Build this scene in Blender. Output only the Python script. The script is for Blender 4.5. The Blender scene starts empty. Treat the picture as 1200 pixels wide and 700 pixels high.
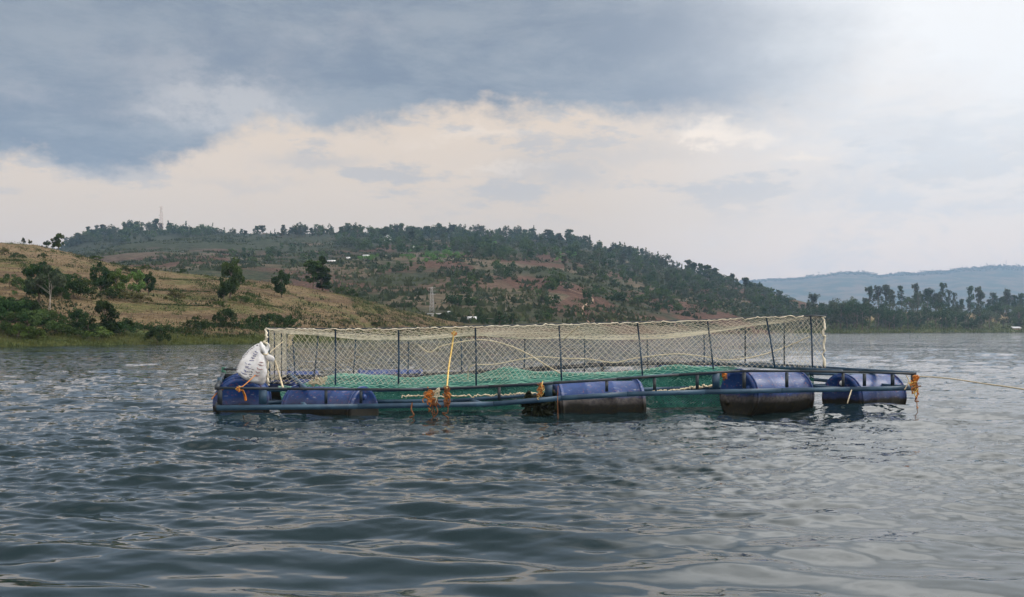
import bpy, math, random
import numpy as np

# ------------------------------------------------------------------ camera, sky, sun, exposure
F, HOR, H = 1300.0, 388.0, 1.0            # focal length (photo px), horizon row, eye height above the lake
scene = bpy.context.scene
COL = scene.collection
cam_d = bpy.data.cameras.new("camera"); cam = bpy.data.objects.new("camera", cam_d); COL.objects.link(cam)
cam.location = (0, 0, H); cam.rotation_euler = (math.pi / 2, 0, 0)
cam_d.sensor_width = 36; cam_d.lens = 36 * F / 1200.0; cam_d.shift_y = (HOR - 350) / 1200.0
cam_d.clip_start = 0.05; cam_d.clip_end = 30000
scene.camera = cam
SUN_EL, SUN_AZ = 42.0, 74.0               # azimuth from +Y towards +X
scene.view_settings.view_transform = 'Standard'; scene.view_settings.look = 'None'
scene.view_settings.gamma = 1.0; scene.view_settings.use_curve_mapping = False
scene.view_settings.exposure = 0.08
scene.render.engine = 'CYCLES'
cy = scene.cycles
cy.use_denoising = True
try: cy.denoiser = 'OPENIMAGEDENOISE'
except Exception: pass
cy.max_bounces = 6; cy.diffuse_bounces = 2; cy.glossy_bounces = 3; cy.transmission_bounces = 2
cy.volume_bounces = 0; cy.transparent_max_bounces = 8; cy.caustics_reflective = False; cy.caustics_refractive = False

# ------------------------------------------------------------------ node helper
class NT:
    def __init__(s, tree): s.t = tree
    def node(s, typ, **kw):
        n = s.t.nodes.new(typ)
        for k, v in kw.items(): setattr(n, k, v)
        return n
    def put(s, sock, v):
        if v is None: return
        if hasattr(v, 'is_linked') and hasattr(v, 'node'): s.t.links.new(v, sock)
        else:
            try: sock.default_value = v
            except Exception:
                sock.default_value = (v[0], v[1], v[2], 1.0)
    def m(s, op, a, b=None, c=None, clamp=False):
        n = s.node('ShaderNodeMath', operation=op); n.use_clamp = clamp
        for i, v in enumerate((a, b, c)): s.put(n.inputs[i], v) if v is not None else None
        return n.outputs[0]
    def add(s, *a):
        r = a[0]
        for x in a[1:]: r = s.m('ADD', r, x)
        return r
    def sub(s, a, b): return s.m('SUBTRACT', a, b)
    def mul(s, a, b): return s.m('MULTIPLY', a, b)
    def smooth(s, x, a, b, lo=0.0, hi=1.0):
        n = s.node('ShaderNodeMapRange', interpolation_type='SMOOTHSTEP')
        s.put(n.inputs[0], x); s.put(n.inputs[1], a); s.put(n.inputs[2], b); s.put(n.inputs[3], lo); s.put(n.inputs[4], hi)
        return n.outputs[0]
    def mix(s, f, a, b, blend='MIX'):
        n = s.node('ShaderNodeMix', data_type='RGBA', blend_type=blend)
        s.put(n.inputs[0], f); s.put(n.inputs[6], a if not isinstance(a, tuple) else (*a[:3], 1)); s.put(n.inputs[7], b if not isinstance(b, tuple) else (*b[:3], 1))
        return n.outputs[2]
    def xyz(s, x, y, z):
        n = s.node('ShaderNodeCombineXYZ')
        for i, v in enumerate((x, y, z)): s.put(n.inputs[i], v)
        return n.outputs[0]
    def sep(s, v):
        n = s.node('ShaderNodeSeparateXYZ'); s.put(n.inputs[0], v); return n.outputs
    def noise(s, vec, scale=1.0, detail=3.0, rough=0.55, dist=0.0, col=False):
        n = s.node('ShaderNodeTexNoise'); n.noise_dimensions = '3D'
        s.put(n.inputs['Vector'], vec); n.inputs['Scale'].default_value = scale
        n.inputs['Detail'].default_value = detail; n.inputs['Roughness'].default_value = rough
        n.inputs['Distortion'].default_value = dist
        return n.outputs['Color'] if col else n.outputs['Fac']
    def vmul(s, v, k):
        n = s.node('ShaderNodeVectorMath', operation='MULTIPLY'); s.put(n.inputs[0], v); s.put(n.inputs[1], k); return n.outputs[0]
    def vop(s, op, a, b=None):
        n = s.node('ShaderNodeVectorMath', operation=op); s.put(n.inputs[0], a)
        if b is not None: s.put(n.inputs[1], b)
        return n.outputs[0]

def new_mat(name):
    m = bpy.data.materials.new(name); m.use_nodes = True
    m.node_tree.nodes.clear(); n = NT(m.node_tree)
    out = n.node('ShaderNodeOutputMaterial')
    return m, n, out
def principled(n, out, color, rough=0.7, spec=0.3, normal=None, metal=0.0):
    b = n.node('ShaderNodeBsdfPrincipled')
    n.put(b.inputs['Base Color'], color if not isinstance(color, tuple) else (*color[:3], 1))
    n.put(b.inputs['Roughness'], rough); n.put(b.inputs['Metallic'], metal)
    n.put(b.inputs['Specular IOR Level'], spec)
    if normal is not None: n.put(b.inputs['Normal'], normal)
    n.t.links.new(b.outputs[0], out.inputs['Surface'])
    return b
def bump(n, h, strength=0.3, dist=0.05):
    b = n.node('ShaderNodeBump'); b.inputs['Strength'].default_value = strength; b.inputs['Distance'].default_value = dist
    n.put(b.inputs['Height'], h); return b.outputs[0]

# ------------------------------------------------------------------ sky: Nishita behind a layered cloud deck, laid out by compass direction
def sky_uv(px, py):
    A = math.atan((px - 600) / F); return A * F, math.atan((HOR - py) / F * math.cos(A)) * F
world = bpy.data.worlds.new("World"); scene.world = world; world.use_nodes = True
wt = world.node_tree; wt.nodes.clear(); n = NT(wt)
wout = n.node('ShaderNodeOutputWorld'); bg = n.node('ShaderNodeBackground'); bg.inputs['Strength'].default_value = 0.1
wt.links.new(bg.outputs[0], wout.inputs[0])
sky = n.node('ShaderNodeTexSky'); sky.sky_type = 'NISHITA'; sky.sun_disc = False
sky.sun_elevation = math.radians(SUN_EL); sky.sun_rotation = math.radians(SUN_AZ)
tc = n.node('ShaderNodeTexCoord')
dx, dy, dz = n.sep(tc.outputs['Generated'])
U = n.mul(n.m('ARCTAN2', dx, dy), F)
E = n.mul(n.m('ARCSINE', n.m('MINIMUM', n.m('MAXIMUM', dz, -1.0), 1.0)), F)
def uv(su, sv, o): return n.xyz(n.mul(U, 1 / su), n.mul(E, 1 / sv), o)
w1 = n.sub(n.noise(uv(230, 120, 3.1), 1, 5, 0.6), 0.5)
w2 = n.sub(n.noise(uv(70, 45, 9.7), 1, 5, 0.6), 0.5)
wb = n.noise(uv(420, 160, 5.3), 1, 4, 0.55)
w4 = n.sub(n.noise(uv(24, 16, 31.0), 1, 5, 0.65), 0.5)
wu = n.add(U, n.mul(w1, 150), n.mul(w2, 90), n.mul(w4, 26)); we = n.add(E, n.mul(n.sub(wb, 0.5), 90), n.mul(w2, 64), n.mul(w4, 22))
def blob(px, py, rx, ry, amp=1.0):
    u0, v0 = sky_uv(px, py)
    a = n.mul(n.sub(wu, u0), 1 / rx); b = n.mul(n.sub(we, v0), 1 / ry)
    d = n.add(n.mul(a, a), n.mul(b, b))
    return n.mul(n.m('EXPONENT', n.mul(d, -1.0)), amp)
fc = n.node('ShaderNodeFloatCurve')
edge = [(-4084, 260), (-2500, 240), (-1500, 235), (-900, 230), (sky_uv(0, 170)), (sky_uv(60, 186)), (sky_uv(130, 194)), (sky_uv(210, 190)), (sky_uv(280, 160)), (sky_uv(350, 150)),
        (sky_uv(430, 152)), (sky_uv(480, 140)), (sky_uv(600, 136)), (sky_uv(700, 132)), (sky_uv(800, 142)), (sky_uv(900, 122)), (sky_uv(970, 100)),
        (sky_uv(1030, 40)), (sky_uv(1080, -60)), (620, 560), (760, 640), (1000, 620), (1500, 420), (2500, 330), (4084, 260)]
cv = fc.mapping.curves[0]
while len(cv.points) < len(edge): cv.points.new(0.5, 0.5)
for p, (uu, vv) in zip(cv.points, sorted(edge)):
    p.location = ((uu + 4100) / 8200, vv / 800); p.handle_type = 'AUTO_CLAMPED'
fc.mapping.update()
n.put(fc.inputs['Value'], n.mul(n.add(U, 4100), 1 / 8200))
edgeE = n.mul(fc.outputs[0], 800)
w3 = n.sub(n.noise(uv(26, 17, 4.4), 1, 4, 0.6), 0.5)
dark = n.smooth(n.add(n.sub(E, edgeE), n.mul(w1, 80), n.mul(w2, 60), n.mul(w3, 34)), n.smooth(U, 120, 400, -15, -70), n.smooth(U, 120, 400, 17, 75))
base = n.mix(n.smooth(E, 40, 190), (0.70, 0.545, 0.385), (0.77, 0.625, 0.475))
rightc = n.mix(n.smooth(E, 20, 230), (1.02, 0.84, 0.69), (0.83, 0.77, 0.72))
base = n.mix(n.smooth(n.add(U, n.mul(w1, 120)), 20, 420), base, rightc)
patch = n.mul(n.smooth(n.noise(uv(150, 50, 1.7), 1, 6, 0.62), 0.47, 0.62), n.smooth(E, 90, 190))
for b_ in (blob(655, 200, 70, 24, .8), blob(370, 178, 70, 14, .7), blob(700, 175, 120, 22, .55), blob(955, 222, 150, 22, .35), blob(560, 232, 60, 12, .3), blob(300, 205, 90, 10, .4)):
    patch = n.m('MAXIMUM', patch, b_)
patch = n.smooth(patch, .04, .92)
base = n.mix(n.mul(patch, 0.72), base, n.mix(n.smooth(U, -100, 500), (0.47, 0.455, 0.45), (0.60, 0.595, 0.60)))
glow = n.add(blob(815, 152, 34, 16, .9), blob(885, 158, 40, 14, .7), blob(930, 188, 40, 9, .5), blob(600, 195, 60, 8, .35), blob(560, 150, 110, 12, .35))
base = n.mix(n.smooth(glow, .12, .75), base, (1.0, 0.865, 0.72))
dcol = n.mix(n.smooth(n.add(n.mul(n.noise(uv(300, 90, 12.0), 1, 8, 0.66, .3), .75), n.mul(n.noise(uv(90, 36, 15.0), 1, 7, 0.65), .25)), 0.40, 0.60), (0.175, 0.215, 0.28), (0.28, 0.315, 0.36))
dcol = n.mix(n.smooth(U, -100, 560), dcol, n.mix(0.5, dcol, (0.46, 0.51, 0.58)))
lite = n.add(blob(180, 60, 95, 22, .3), blob(190, 105, 60, 22, .5), blob(265, 108, 75, 34, .75), blob(310, 132, 60, 22, .7), blob(20, 105, 60, 18, .35), blob(390, 40, 100, 18, .25))
lite = n.mul(lite, n.smooth(n.noise(uv(60, 34, 41.0), 1, 7, .65), .30, .66, .25, 1.05))
dcol = n.mix(n.m('MINIMUM', lite, 0.8), dcol, (0.54, 0.525, 0.52))
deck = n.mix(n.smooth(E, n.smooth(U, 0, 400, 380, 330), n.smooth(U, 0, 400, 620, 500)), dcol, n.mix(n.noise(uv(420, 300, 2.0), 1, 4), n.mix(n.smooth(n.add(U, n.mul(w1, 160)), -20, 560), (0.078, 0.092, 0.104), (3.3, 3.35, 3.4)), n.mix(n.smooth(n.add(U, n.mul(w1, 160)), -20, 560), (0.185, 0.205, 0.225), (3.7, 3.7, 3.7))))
cloud = n.mix(dark, base, deck)
rt = n.mul(n.smooth(n.noise(uv(120, 60, 21.0), 1, 7, 0.62, .4), 0.44, 0.62), n.smooth(n.add(U, n.mul(w1, 200)), 180, 420))
cloud = n.mix(n.mul(n.mul(rt, n.sub(1.0, n.mul(dark, .6))), 0.5), cloud, (0.60, 0.635, 0.685))
sunw = n.add(blob(1220, -30, 230, 150, .95), blob(1600, -260, 420, 330, .9))
cloud = n.mix(n.m('MINIMUM', sunw, 1.0), cloud, (0.92, 0.935, 0.95))
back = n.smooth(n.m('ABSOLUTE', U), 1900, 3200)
cloud = n.mix(back, cloud, (1.35, 1.32, 1.27))  # unseen sky behind the camera, brightened as added fill for camera-facing sides
cloud = n.mix(n.smooth(E, 950, 1500), cloud, (1.5, 1.48, 1.45))  # overhead sky out of view, raised to put more light on the scene
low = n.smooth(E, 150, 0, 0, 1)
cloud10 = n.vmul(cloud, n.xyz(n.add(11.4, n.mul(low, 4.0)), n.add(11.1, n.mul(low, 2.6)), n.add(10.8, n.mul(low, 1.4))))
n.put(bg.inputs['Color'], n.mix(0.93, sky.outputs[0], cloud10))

sun_d = bpy.data.lights.new("sun", 'SUN'); sun_d.energy = 1.4; sun_d.angle = math.radians(10); sun_d.color = (1.0, 0.93, 0.84)
sun = bpy.data.objects.new("sun", sun_d); COL.objects.link(sun)
_e, _a = math.radians(SUN_EL), math.radians(SUN_AZ)
from mathutils import Vector, Matrix
sun.rotation_euler = Vector((math.cos(_e) * math.sin(_a), math.cos(_e) * math.cos(_a), math.sin(_e))).to_track_quat('Z', 'Y').to_euler()

# ------------------------------------------------------------------ generic helpers
def P(px, py, D): return np.array(((px - 600) / F * D, D, H - (py - HOR) / F * D))
def vn(p):  # hash lattice value noise, 2D arrays -> 0..1
    x, y = p; xi, yi = np.floor(x).astype(np.int64), np.floor(y).astype(np.int64); fx, fy = x - xi, y - yi
    fx, fy = fx * fx * (3 - 2 * fx), fy * fy * (3 - 2 * fy)
    def h(a, b):
        k = (a * 374761393 + b * 668265263) & 0x7fffffff; k = ((k ^ (k >> 13)) * 1274126177) & 0x7fffffff
        return ((k ^ (k >> 16)) & 0xffff) / 65535.0
    return (h(xi, yi) * (1 - fx) + h(xi + 1, yi) * fx) * (1 - fy) + (h(xi, yi + 1) * (1 - fx) + h(xi + 1, yi + 1) * fx) * fy
def fbm(x, y, o=4):
    r, a, t = 0, .5, 0
    for i in range(o):
        r = r + a * vn((x * 2 ** i + 17.3 * i, y * 2 ** i - 9.1 * i)); t += a; a *= .5
    return r / t - 0.5

def tag(o, label=None, cat=None, group=None, kind=None):
    if label: o['label'] = label
    if cat: o['category'] = cat
    if group: o['group'] = group
    if kind: o['kind'] = kind
    return o
def empty(name, loc=(0, 0, 0)):
    o = bpy.data.objects.new(name, None); COL.objects.link(o); o.location = tuple(loc); o.empty_display_size = .2
    return o
def raw_mesh(name, V, polys, mats, midx=None, smooth=False):
    """polys: list of (n,k) int arrays (k fixed per array)"""
    me = bpy.data.meshes.new(name)
    V = np.asarray(V, dtype=np.float32)
    polys = [np.asarray(p, dtype=np.int32) for p in polys if len(p)]
    loops = np.concatenate([p.ravel() for p in polys]); tot = np.concatenate([np.full(len(p), p.shape[1], np.int32) for p in polys])
    st = np.concatenate(([0], np.cumsum(tot)[:-1])).astype(np.int32)
    me.vertices.add(len(V)); me.vertices.foreach_set('co', V.ravel())
    me.loops.add(len(loops)); me.loops.foreach_set('vertex_index', loops)
    me.polygons.add(len(tot)); me.polygons.foreach_set('loop_start', st)
    if midx is not None: me.polygons.foreach_set('material_index', np.asarray(midx, np.int32))
    if smooth: me.polygons.foreach_set('use_smooth', np.ones(len(tot), bool))
    for m in mats: me.materials.append(m)
    me.update(calc_edges=True); me.validate(verbose=False)
    return me
def link(name, me, parent=None):
    o = bpy.data.objects.new(name, me); COL.objects.link(o)
    if parent is not None: o.parent = parent
    return o

class MB:
    def __init__(s): s.V, s.P, s.M, s.n = [], {3: [], 4: []}, {3: [], 4: []}, 0
    def addv(s, V): s.V.append(np.asarray(V, float)); b = s.n; s.n += len(V); return b
    def addp(s, p, mi=0):
        p = np.asarray(p)
        if len(p): s.P[p.shape[1]].append(p); s.M[p.shape[1]].append(np.full(len(p), mi))
    def grid(s, G, mi=0, closed=False):  # G (r,c,3)
        r, c = G.shape[:2]; b = s.addv(G.reshape(-1, 3)); I = np.arange(r * c).reshape(r, c) + b
        if closed: I = np.concatenate((I, I[:, :1]), 1)
        s.addp(np.stack((I[:-1, :-1], I[:-1, 1:], I[1:, 1:], I[1:, :-1]), -1).reshape(-1, 4), mi)
    def tube(s, pts, r, k=6, mi=0, cap=True, flat=1.0):
        pts = np.asarray(pts, float); m = len(pts); r = np.broadcast_to(np.asarray(r, float), (m,))
        T = np.gradient(pts, axis=0); T /= np.linalg.norm(T, axis=1)[:, None] + 1e-12
        ref = np.array((0, 0, 1.0)) if abs(T[:, 2]).mean() < .8 else np.array((0, 1.0, 0))
        S = np.cross(T, ref); S /= np.linalg.norm(S, axis=1)[:, None] + 1e-12; B = np.cross(S, T)
        a = np.arange(k) / k * 2 * math.pi
        G = pts[:, None] + r[:, None, None] * (np.cos(a)[None, :, None] * S[:, None] * flat + np.sin(a)[None, :, None] * B[:, None])
        b0 = s.n; s.grid(G, mi, True)
        if cap and k >= 3:
            for row in (0, m - 1):
                c = s.addv(pts[row:row + 1]); I = b0 + row * k + np.arange(k)
                s.addp(np.stack((np.full(k, c), I, np.roll(I, -1)), -1), mi)
    def beam(s, a, b, w, h, mi=0, up=(0, 0, 1)):  # rectangular bar
        a, b = np.asarray(a, float), np.asarray(b, float); T = b - a; T /= np.linalg.norm(T)
        upv = np.asarray(up, float)
        if abs(np.dot(T, upv)) > .95: upv = np.array((0.0, 1, 0))
        S = np.cross(T, upv); S /= np.linalg.norm(S); B = np.cross(S, T)
        c = [(-1, -1), (1, -1), (1, 1), (-1, 1)]
        V = [p + S * x * w / 2 + B * y * h / 2 for p in (a, b) for x, y in c]
        o = s.addv(V)
        s.addp(np.array([(0, 1, 2, 3), (7, 6, 5, 4), (4, 5, 1, 0), (5, 6, 2, 1), (6, 7, 3, 2), (7, 4, 0, 3)]) + o, mi)
    def box(s, lo, hi, mi=0):
        lo, hi = np.asarray(lo, float), np.asarray(hi, float)
        s.beam(((lo[0]), (lo[1] + hi[1]) / 2, (lo[2] + hi[2]) / 2), (hi[0], (lo[1] + hi[1]) / 2, (lo[2] + hi[2]) / 2), hi[1] - lo[1], hi[2] - lo[2], mi)
    def build(s, name, mats, parent=None, smooth=False, org=None):
        V = np.concatenate(s.V)
        if org is None: org = np.array(parent.location) if parent is not None else None
        if org is not None: V = V - np.asarray(org)
        polys, mi = [], []
        for k in (3, 4):
            if s.P[k]: polys.append(np.concatenate(s.P[k])); mi.append(np.concatenate(s.M[k]))
        me = raw_mesh(name, V, polys, mats if isinstance(mats, (list, tuple)) else [mats], np.concatenate(mi), smooth)
        return link(name, me, parent)

def spline(pts, per=8):
    p = np.asarray(pts, float); p = np.concatenate((2 * p[:1] - p[1:2], p, 2 * p[-1:] - p[-2:-1])); out = []
    for i in range(1, len(p) - 2):
        t = np.linspace(0, 1, per, endpoint=False)[:, None]
        out.append(.5 * (2 * p[i] + (p[i + 1] - p[i - 1]) * t + (2 * p[i - 1] - 5 * p[i] + 4 * p[i + 1] - p[i + 2]) * t ** 2 + (3 * p[i] - p[i - 1] - 3 * p[i + 1] + p[i + 2]) * t ** 3))
    return np.concatenate(out + [p[-2:-1]])

# ------------------------------------------------------------------ materials
def simple(name, c1, c2=None, rough=.7, spec=.3, scale=8, bmp=0, obj=True, metal=0, lo=.4, hi=.62):
    m, n, out = new_mat(name); tc = n.node('ShaderNodeTexCoord'); v = tc.outputs['Object']
    f = n.noise(v, scale, 5, .6); col = c1
    if c2: col = n.mix(n.smooth(f, lo, hi), c1, c2)
    nr = bump(n, n.noise(v, scale * 3, 4), bmp, .01) if bmp else None
    principled(n, out, col, rough, spec, nr, metal); return m
def leaf_mat(name, c1, c2, trans=.25, scale=3.0, vary=.25):
    m, n, out = new_mat(name); tc = n.node('ShaderNodeTexCoord'); oi = n.node('ShaderNodeObjectInfo')
    f = n.noise(n.vop('ADD', tc.outputs['Object'], n.vmul(n.xyz(oi.outputs['Random'], oi.outputs['Random'], 0.0), (7, 5, 1))), scale, 3, .6)
    col = n.mix(n.smooth(f, .36, .64), c1, c2)
    hsv = n.node('ShaderNodeHueSaturation'); n.put(hsv.inputs['Color'], col)
    n.put(hsv.inputs['Value'], n.add(1 - vary, n.mul(oi.outputs['Random'], 2 * vary)))
    n.put(hsv.inputs['Hue'], n.add(.485, n.mul(oi.outputs['Random'], .03)))
    d = n.node('ShaderNodeBsdfDiffuse'); t = n.node('ShaderNodeBsdfTranslucent'); mx = n.node('ShaderNodeMixShader')
    n.put(d.inputs[0], hsv.outputs[0]); n.put(t.inputs[0], hsv.outputs[0]); mx.inputs[0].default_value = trans
    n.t.links.new(d.outputs[0], mx.inputs[1]); n.t.links.new(t.outputs[0], mx.inputs[2]); n.t.links.new(mx.outputs[0], out.inputs[0])
    return m
M = {}
M['leaf_dark'] = leaf_mat('dark_foliage', (0.022, 0.045, 0.018), (0.048, 0.080, 0.030))
M['leaf_mid'] = leaf_mat('mid_foliage', (0.040, 0.070, 0.024), (0.085, 0.120, 0.045))
M['leaf_light'] = leaf_mat('light_foliage', (0.070, 0.120, 0.030), (0.130, 0.190, 0.060))
M['leaf_euc'] = leaf_mat('eucalyptus_foliage', (0.045, 0.065, 0.038), (0.095, 0.115, 0.070))
M['leaf_banana'] = leaf_mat('banana_foliage', (0.070, 0.150, 0.040), (0.140, 0.260, 0.075))
M['leaf_olive'] = leaf_mat('olive_foliage', (0.080, 0.085, 0.035), (0.130, 0.125, 0.055))
M['bark'] = simple('brown_bark', (.10, .075, .055), (.17, .14, .11), .9, .1, 12)
M['bark_pale'] = simple('pale_bark', (.30, .27, .23), (.46, .42, .37), .85, .1, 9)
M['steel'] = simple('blue_painted_steel', (.020, .052, .095), (.035, .085, .140), .5, .4, 5, .15)
M['steel_dark'] = simple('dark_painted_steel', (.014, .026, .040), (.040, .045, .050), .55, .4, 7, .15)
M['green_paint'] = simple('green_painted_steel', (.012, .09, .055), (.03, .12, .08), .5, .4, 6)
M['net'] = simple('cream_net_twine', (.72, .64, .49), (.83, .76, .61), .9, .1, 3)
M['net_green'] = simple('green_net_twine', (.05, .20, .17), (.10, .29, .24), .85, .15, 3)
M['rope_cream'] = simple('cream_rope', (.52, .43, .29), (.70, .62, .46), .9, .1, 30, .3)
M['rope_yellow'] = simple('yellow_rope', (.58, .38, .10), (.70, .52, .22), .85, .1, 30, .3)
M['rope_orange'] = simple('orange_rope', (.55, .17, .03), (.42, .20, .07), .85, .15, 20, .3)
M['rope_rust'] = simple('brown_rope', (.16, .07, .035), (.26, .12, .06), .9, .1, 20, .3)
M['black'] = simple('blackened_weed', (.010, .012, .010), (.03, .035, .02), .9, .1, 14)
M['white_cap'] = simple('white_plastic', (.6, .6, .58), (.7, .7, .68), .5, .3, 10)
M['roof'] = simple('pale_metal_roofing', (.55, .56, .58), (.70, .70, .70), .5, .4, .7)
M['house_wall'] = simple('plastered_wall', (.45, .36, .28), (.36, .26, .2), .9, .1, .5)
M['white_wall'] = simple('whitewashed_wall', (.70, .68, .64), (.62, .6, .56), .9, .1, .5)
M['dark_open'] = simple('dark_opening', (.03, .03, .03), (.05, .045, .04), .8, .2, 1)
M['galv'] = simple('galvanised_steel', (.42, .42, .42), (.34, .33, .32), .6, .4, 1)
M['mast_red'] = simple('faded_red_steel', (.40, .28, .24), (.45, .36, .33), .7, .3, 1)

def make_drum_mat():
    m, n, out = new_mat('blue_drum_plastic'); geo = n.node('ShaderNodeNewGeometry'); oi = n.node('ShaderNodeObjectInfo')
    x, y, z = n.sep(geo.outputs['Position'])
    v = geo.outputs['Position']
    nz = n.noise(v, 5, 5, .6); nf = n.noise(v, 26, 4, .65)
    blue = n.mix(n.smooth(nz, .35, .65), (.008, .034, .135), (.018, .055, .19))
    blue = n.mix(n.mul(n.smooth(nf, .56, .68), .55), blue, (.22, .08, .085))
    blue = n.mix(n.mul(n.smooth(n.noise(n.vmul(v, (9, 9, 40)), 1, 5, .7), .60, .68), .55), blue, (.40, .40, .42))
    zz = n.add(z, n.mul(n.sub(nz, .5), .10), n.mul(n.sub(nf, .5), .03))
    mud = n.mix(n.smooth(nf, .4, .65), (.115, .098, .08), (.036, .034, .032))
    c = n.mix(n.mul(n.smooth(zz, .225, .17), n.mul(n.smooth(x, 4.1, 3.7, .25, .9), n.smooth(x, -1.1, -.6, .3, 1.0))), blue, mud)
    c = n.mix(n.smooth(zz, .155, .10), c, n.mix(n.smooth(nf, .5, .6), (.012, .012, .010), (.022, .019, .009)))
    principled(n, out, c, n.smooth(zz, .2, .05, .42, .8), .32, bump(n, nf, .12, .01)); return m
M['drum'] = make_drum_mat()

def make_net_sheet():
    m, n, out = new_mat('fine_green_netting'); geo = n.node('ShaderNodeNewGeometry'); v = geo.outputs['Position']
    f = n.noise(v, 3.2, 5, .6); c = n.mix(n.smooth(f, .38, .62), (.014, .085, .072), (.052, .225, .185))
    d = n.node('ShaderNodeBsdfDiffuse'); n.put(d.inputs[0], c); tl = n.node('ShaderNodeBsdfTranslucent'); n.put(tl.inputs[0], c)
    m1 = n.node('ShaderNodeMixShader'); m1.inputs[0].default_value = .3; n.t.links.new(d.outputs[0], m1.inputs[1]); n.t.links.new(tl.outputs[0], m1.inputs[2])
    tr = n.node('ShaderNodeBsdfTransparent'); m2 = n.node('ShaderNodeMixShader')
    wv = n.noise(n.vmul(v, (60, 60, 60)), 1, 1); n.put(m2.inputs[0], n.smooth(wv, .52, .60, .04, .65))
    n.t.links.new(m1.outputs[0], m2.inputs[1]); n.t.links.new(tr.outputs[0], m2.inputs[2]); n.t.links.new(m2.outputs[0], out.inputs[0]); return m
M['net_sheet'] = make_net_sheet()

def make_sack():
    m, n, out = new_mat('woven_white_sack'); tc = n.node('ShaderNodeTexCoord'); v = tc.outputs['Object']
    f = n.noise(v, 9, 5, .6); c = n.mix(n.smooth(f, .42, .68), (.70, .70, .71), (.55, .53, .52))
    principled(n, out, c, .55, .35, bump(n, n.add(n.noise(v, 14, 4), n.mul(n.noise(v, 90, 2), .2)), .5, .02)); return m
M['sack'] = make_sack()
M['print_black'] = simple('black_print', (.12, .12, .14), (.40, .40, .42), .7, .2, 60)
M['print_blue'] = simple('blue_print', (.10, .11, .26), (.38, .39, .48), .7, .2, 60)
M['print_red'] = simple('red_print', (.30, .16, .16), (.46, .36, .36), .7, .2, 60)

def make_left_ground():
    m, n, out = new_mat('dry_grass_slope'); geo = n.node('ShaderNodeNewGeometry'); v = geo.outputs['Position']; x, y, z = n.sep(v)
    fine = n.noise(v, 1.6, 6, .7); mid = n.noise(v, .11, 5, .6)
    terr = n.noise(n.xyz(n.mul(x, .035), n.mul(y, .02), n.mul(z, 1.1)), 1, 5, .65, .6)
    c = n.mix(n.smooth(fine, .35, .66), (.098, .072, .040), (.21, .158, .092))
    c = n.mix(n.mul(n.smooth(terr, .47, .58), .85), c, n.mix(n.smooth(fine, .4, .6), (.066, .045, .031), (.125, .086, .057)))
    c = n.mix(n.mul(n.smooth(n.add(mid, n.mul(n.sub(terr, .5), -.35)), .50, .60), .8), c, n.mix(n.smooth(fine, .4, .62), (.055, .065, .024), (.13, .125, .05)))
    c = n.mix(n.mul(n.smooth(z, 6.5, 12), .5), c, n.mix(n.smooth(fine, .4, .6), (.17, .12, .078), (.27, .205, .135)))
    c = n.mix(n.smooth(n.add(z, n.mul(n.sub(mid, .5), 3.0)), 1.1, .4), c, n.mix(n.smooth(fine, .38, .62), (.040, .056, .020), (.09, .105, .038)))
    principled(n, out, c, .95, .05, bump(n, fine, .8, .5)); return m
def make_big_ground():
    m, n, out = new_mat('hillside_soil_and_scrub'); geo = n.node('ShaderNodeNewGeometry'); v = geo.outputs['Position']; x, y, z = n.sep(v)
    fine = n.noise(v, .35, 6, .7); mid = n.noise(n.vmul(v, (1, .6, 2.2)), .02, 5, .62)
    terr = n.noise(n.xyz(n.mul(x, .010), n.mul(y, .006), n.mul(z, .26)), 1, 5, .65, .4)
    vo = n.node('ShaderNodeTexVoronoi'); n.put(vo.inputs['Vector'], n.xyz(n.mul(x, .022), n.mul(y, .009), n.mul(z, .06))); vo.inputs['Scale'].default_value = 1
    fld = n.sep(vo.outputs['Color'])[0]
    soil = n.mix(n.smooth(fine, .35, .65), (.062, .035, .026), (.128, .075, .054))
    tan = n.mix(n.smooth(fine, .35, .65), (.078, .062, .042), (.15, .12, .082))
    grn = n.mix(n.smooth(fine, .38, .62), (.019, .029, .017), (.050, .060, .032))
    c = n.mix(n.smooth(fld, .35, .65), soil, tan)
    c = n.mix(n.mul(n.smooth(x, -80, -230), .8), c, n.mix(n.smooth(fine, .35, .65), (.052, .036, .034), (.098, .066, .056)))
    c = n.mix(n.mul(n.smooth(terr, .52, .64), .7), c, grn)
    c = n.mix(n.mul(n.smooth(n.add(mid, n.mul(n.smooth(z, 28, 62), .12), n.mul(n.smooth(x, -60, -190), .05)), .47, .58), .92), c, grn)
    principled(n, out, c, .95, .05, bump(n, fine, .8, 2.0)); return m
def make_shore_ground():
    m, n, out = new_mat('shore_grass_and_soil'); geo = n.node('ShaderNodeNewGeometry'); v = geo.outputs['Position']; x, y, z = n.sep(v)
    fine = n.noise(v, .5, 6, .7); mid = n.noise(v, .05, 4, .6)
    c = n.mix(n.smooth(fine, .35, .65), (.055, .070, .026), (.115, .120, .048))
    c = n.mix(n.smooth(n.add(z, n.mul(n.sub(mid, .5), 8)), 5.5, 8), c, n.mix(n.smooth(fine, .35, .65), (.17, .125, .06), (.28, .215, .115)))
    c = n.mix(n.smooth(n.add(z, n.mul(n.sub(fine, .5), 1)), .7, .2), c, (.06, .055, .035))
    principled(n, out, c, .95, .05, bump(n, fine, .8, 1.0)); return m
def make_far_ground():
    m, n, out = new_mat('distant_hill_vegetation'); geo = n.node('ShaderNodeNewGeometry'); v = geo.outputs['Position']
    f = n.noise(n.vmul(v, (1, 1, 2)), .012, 6, .65)
    c = n.mix(n.smooth(f, .4, .62), (.035, .055, .030), (.15, .115, .075))
    principled(n, out, c, .95, .03); return m

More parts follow.
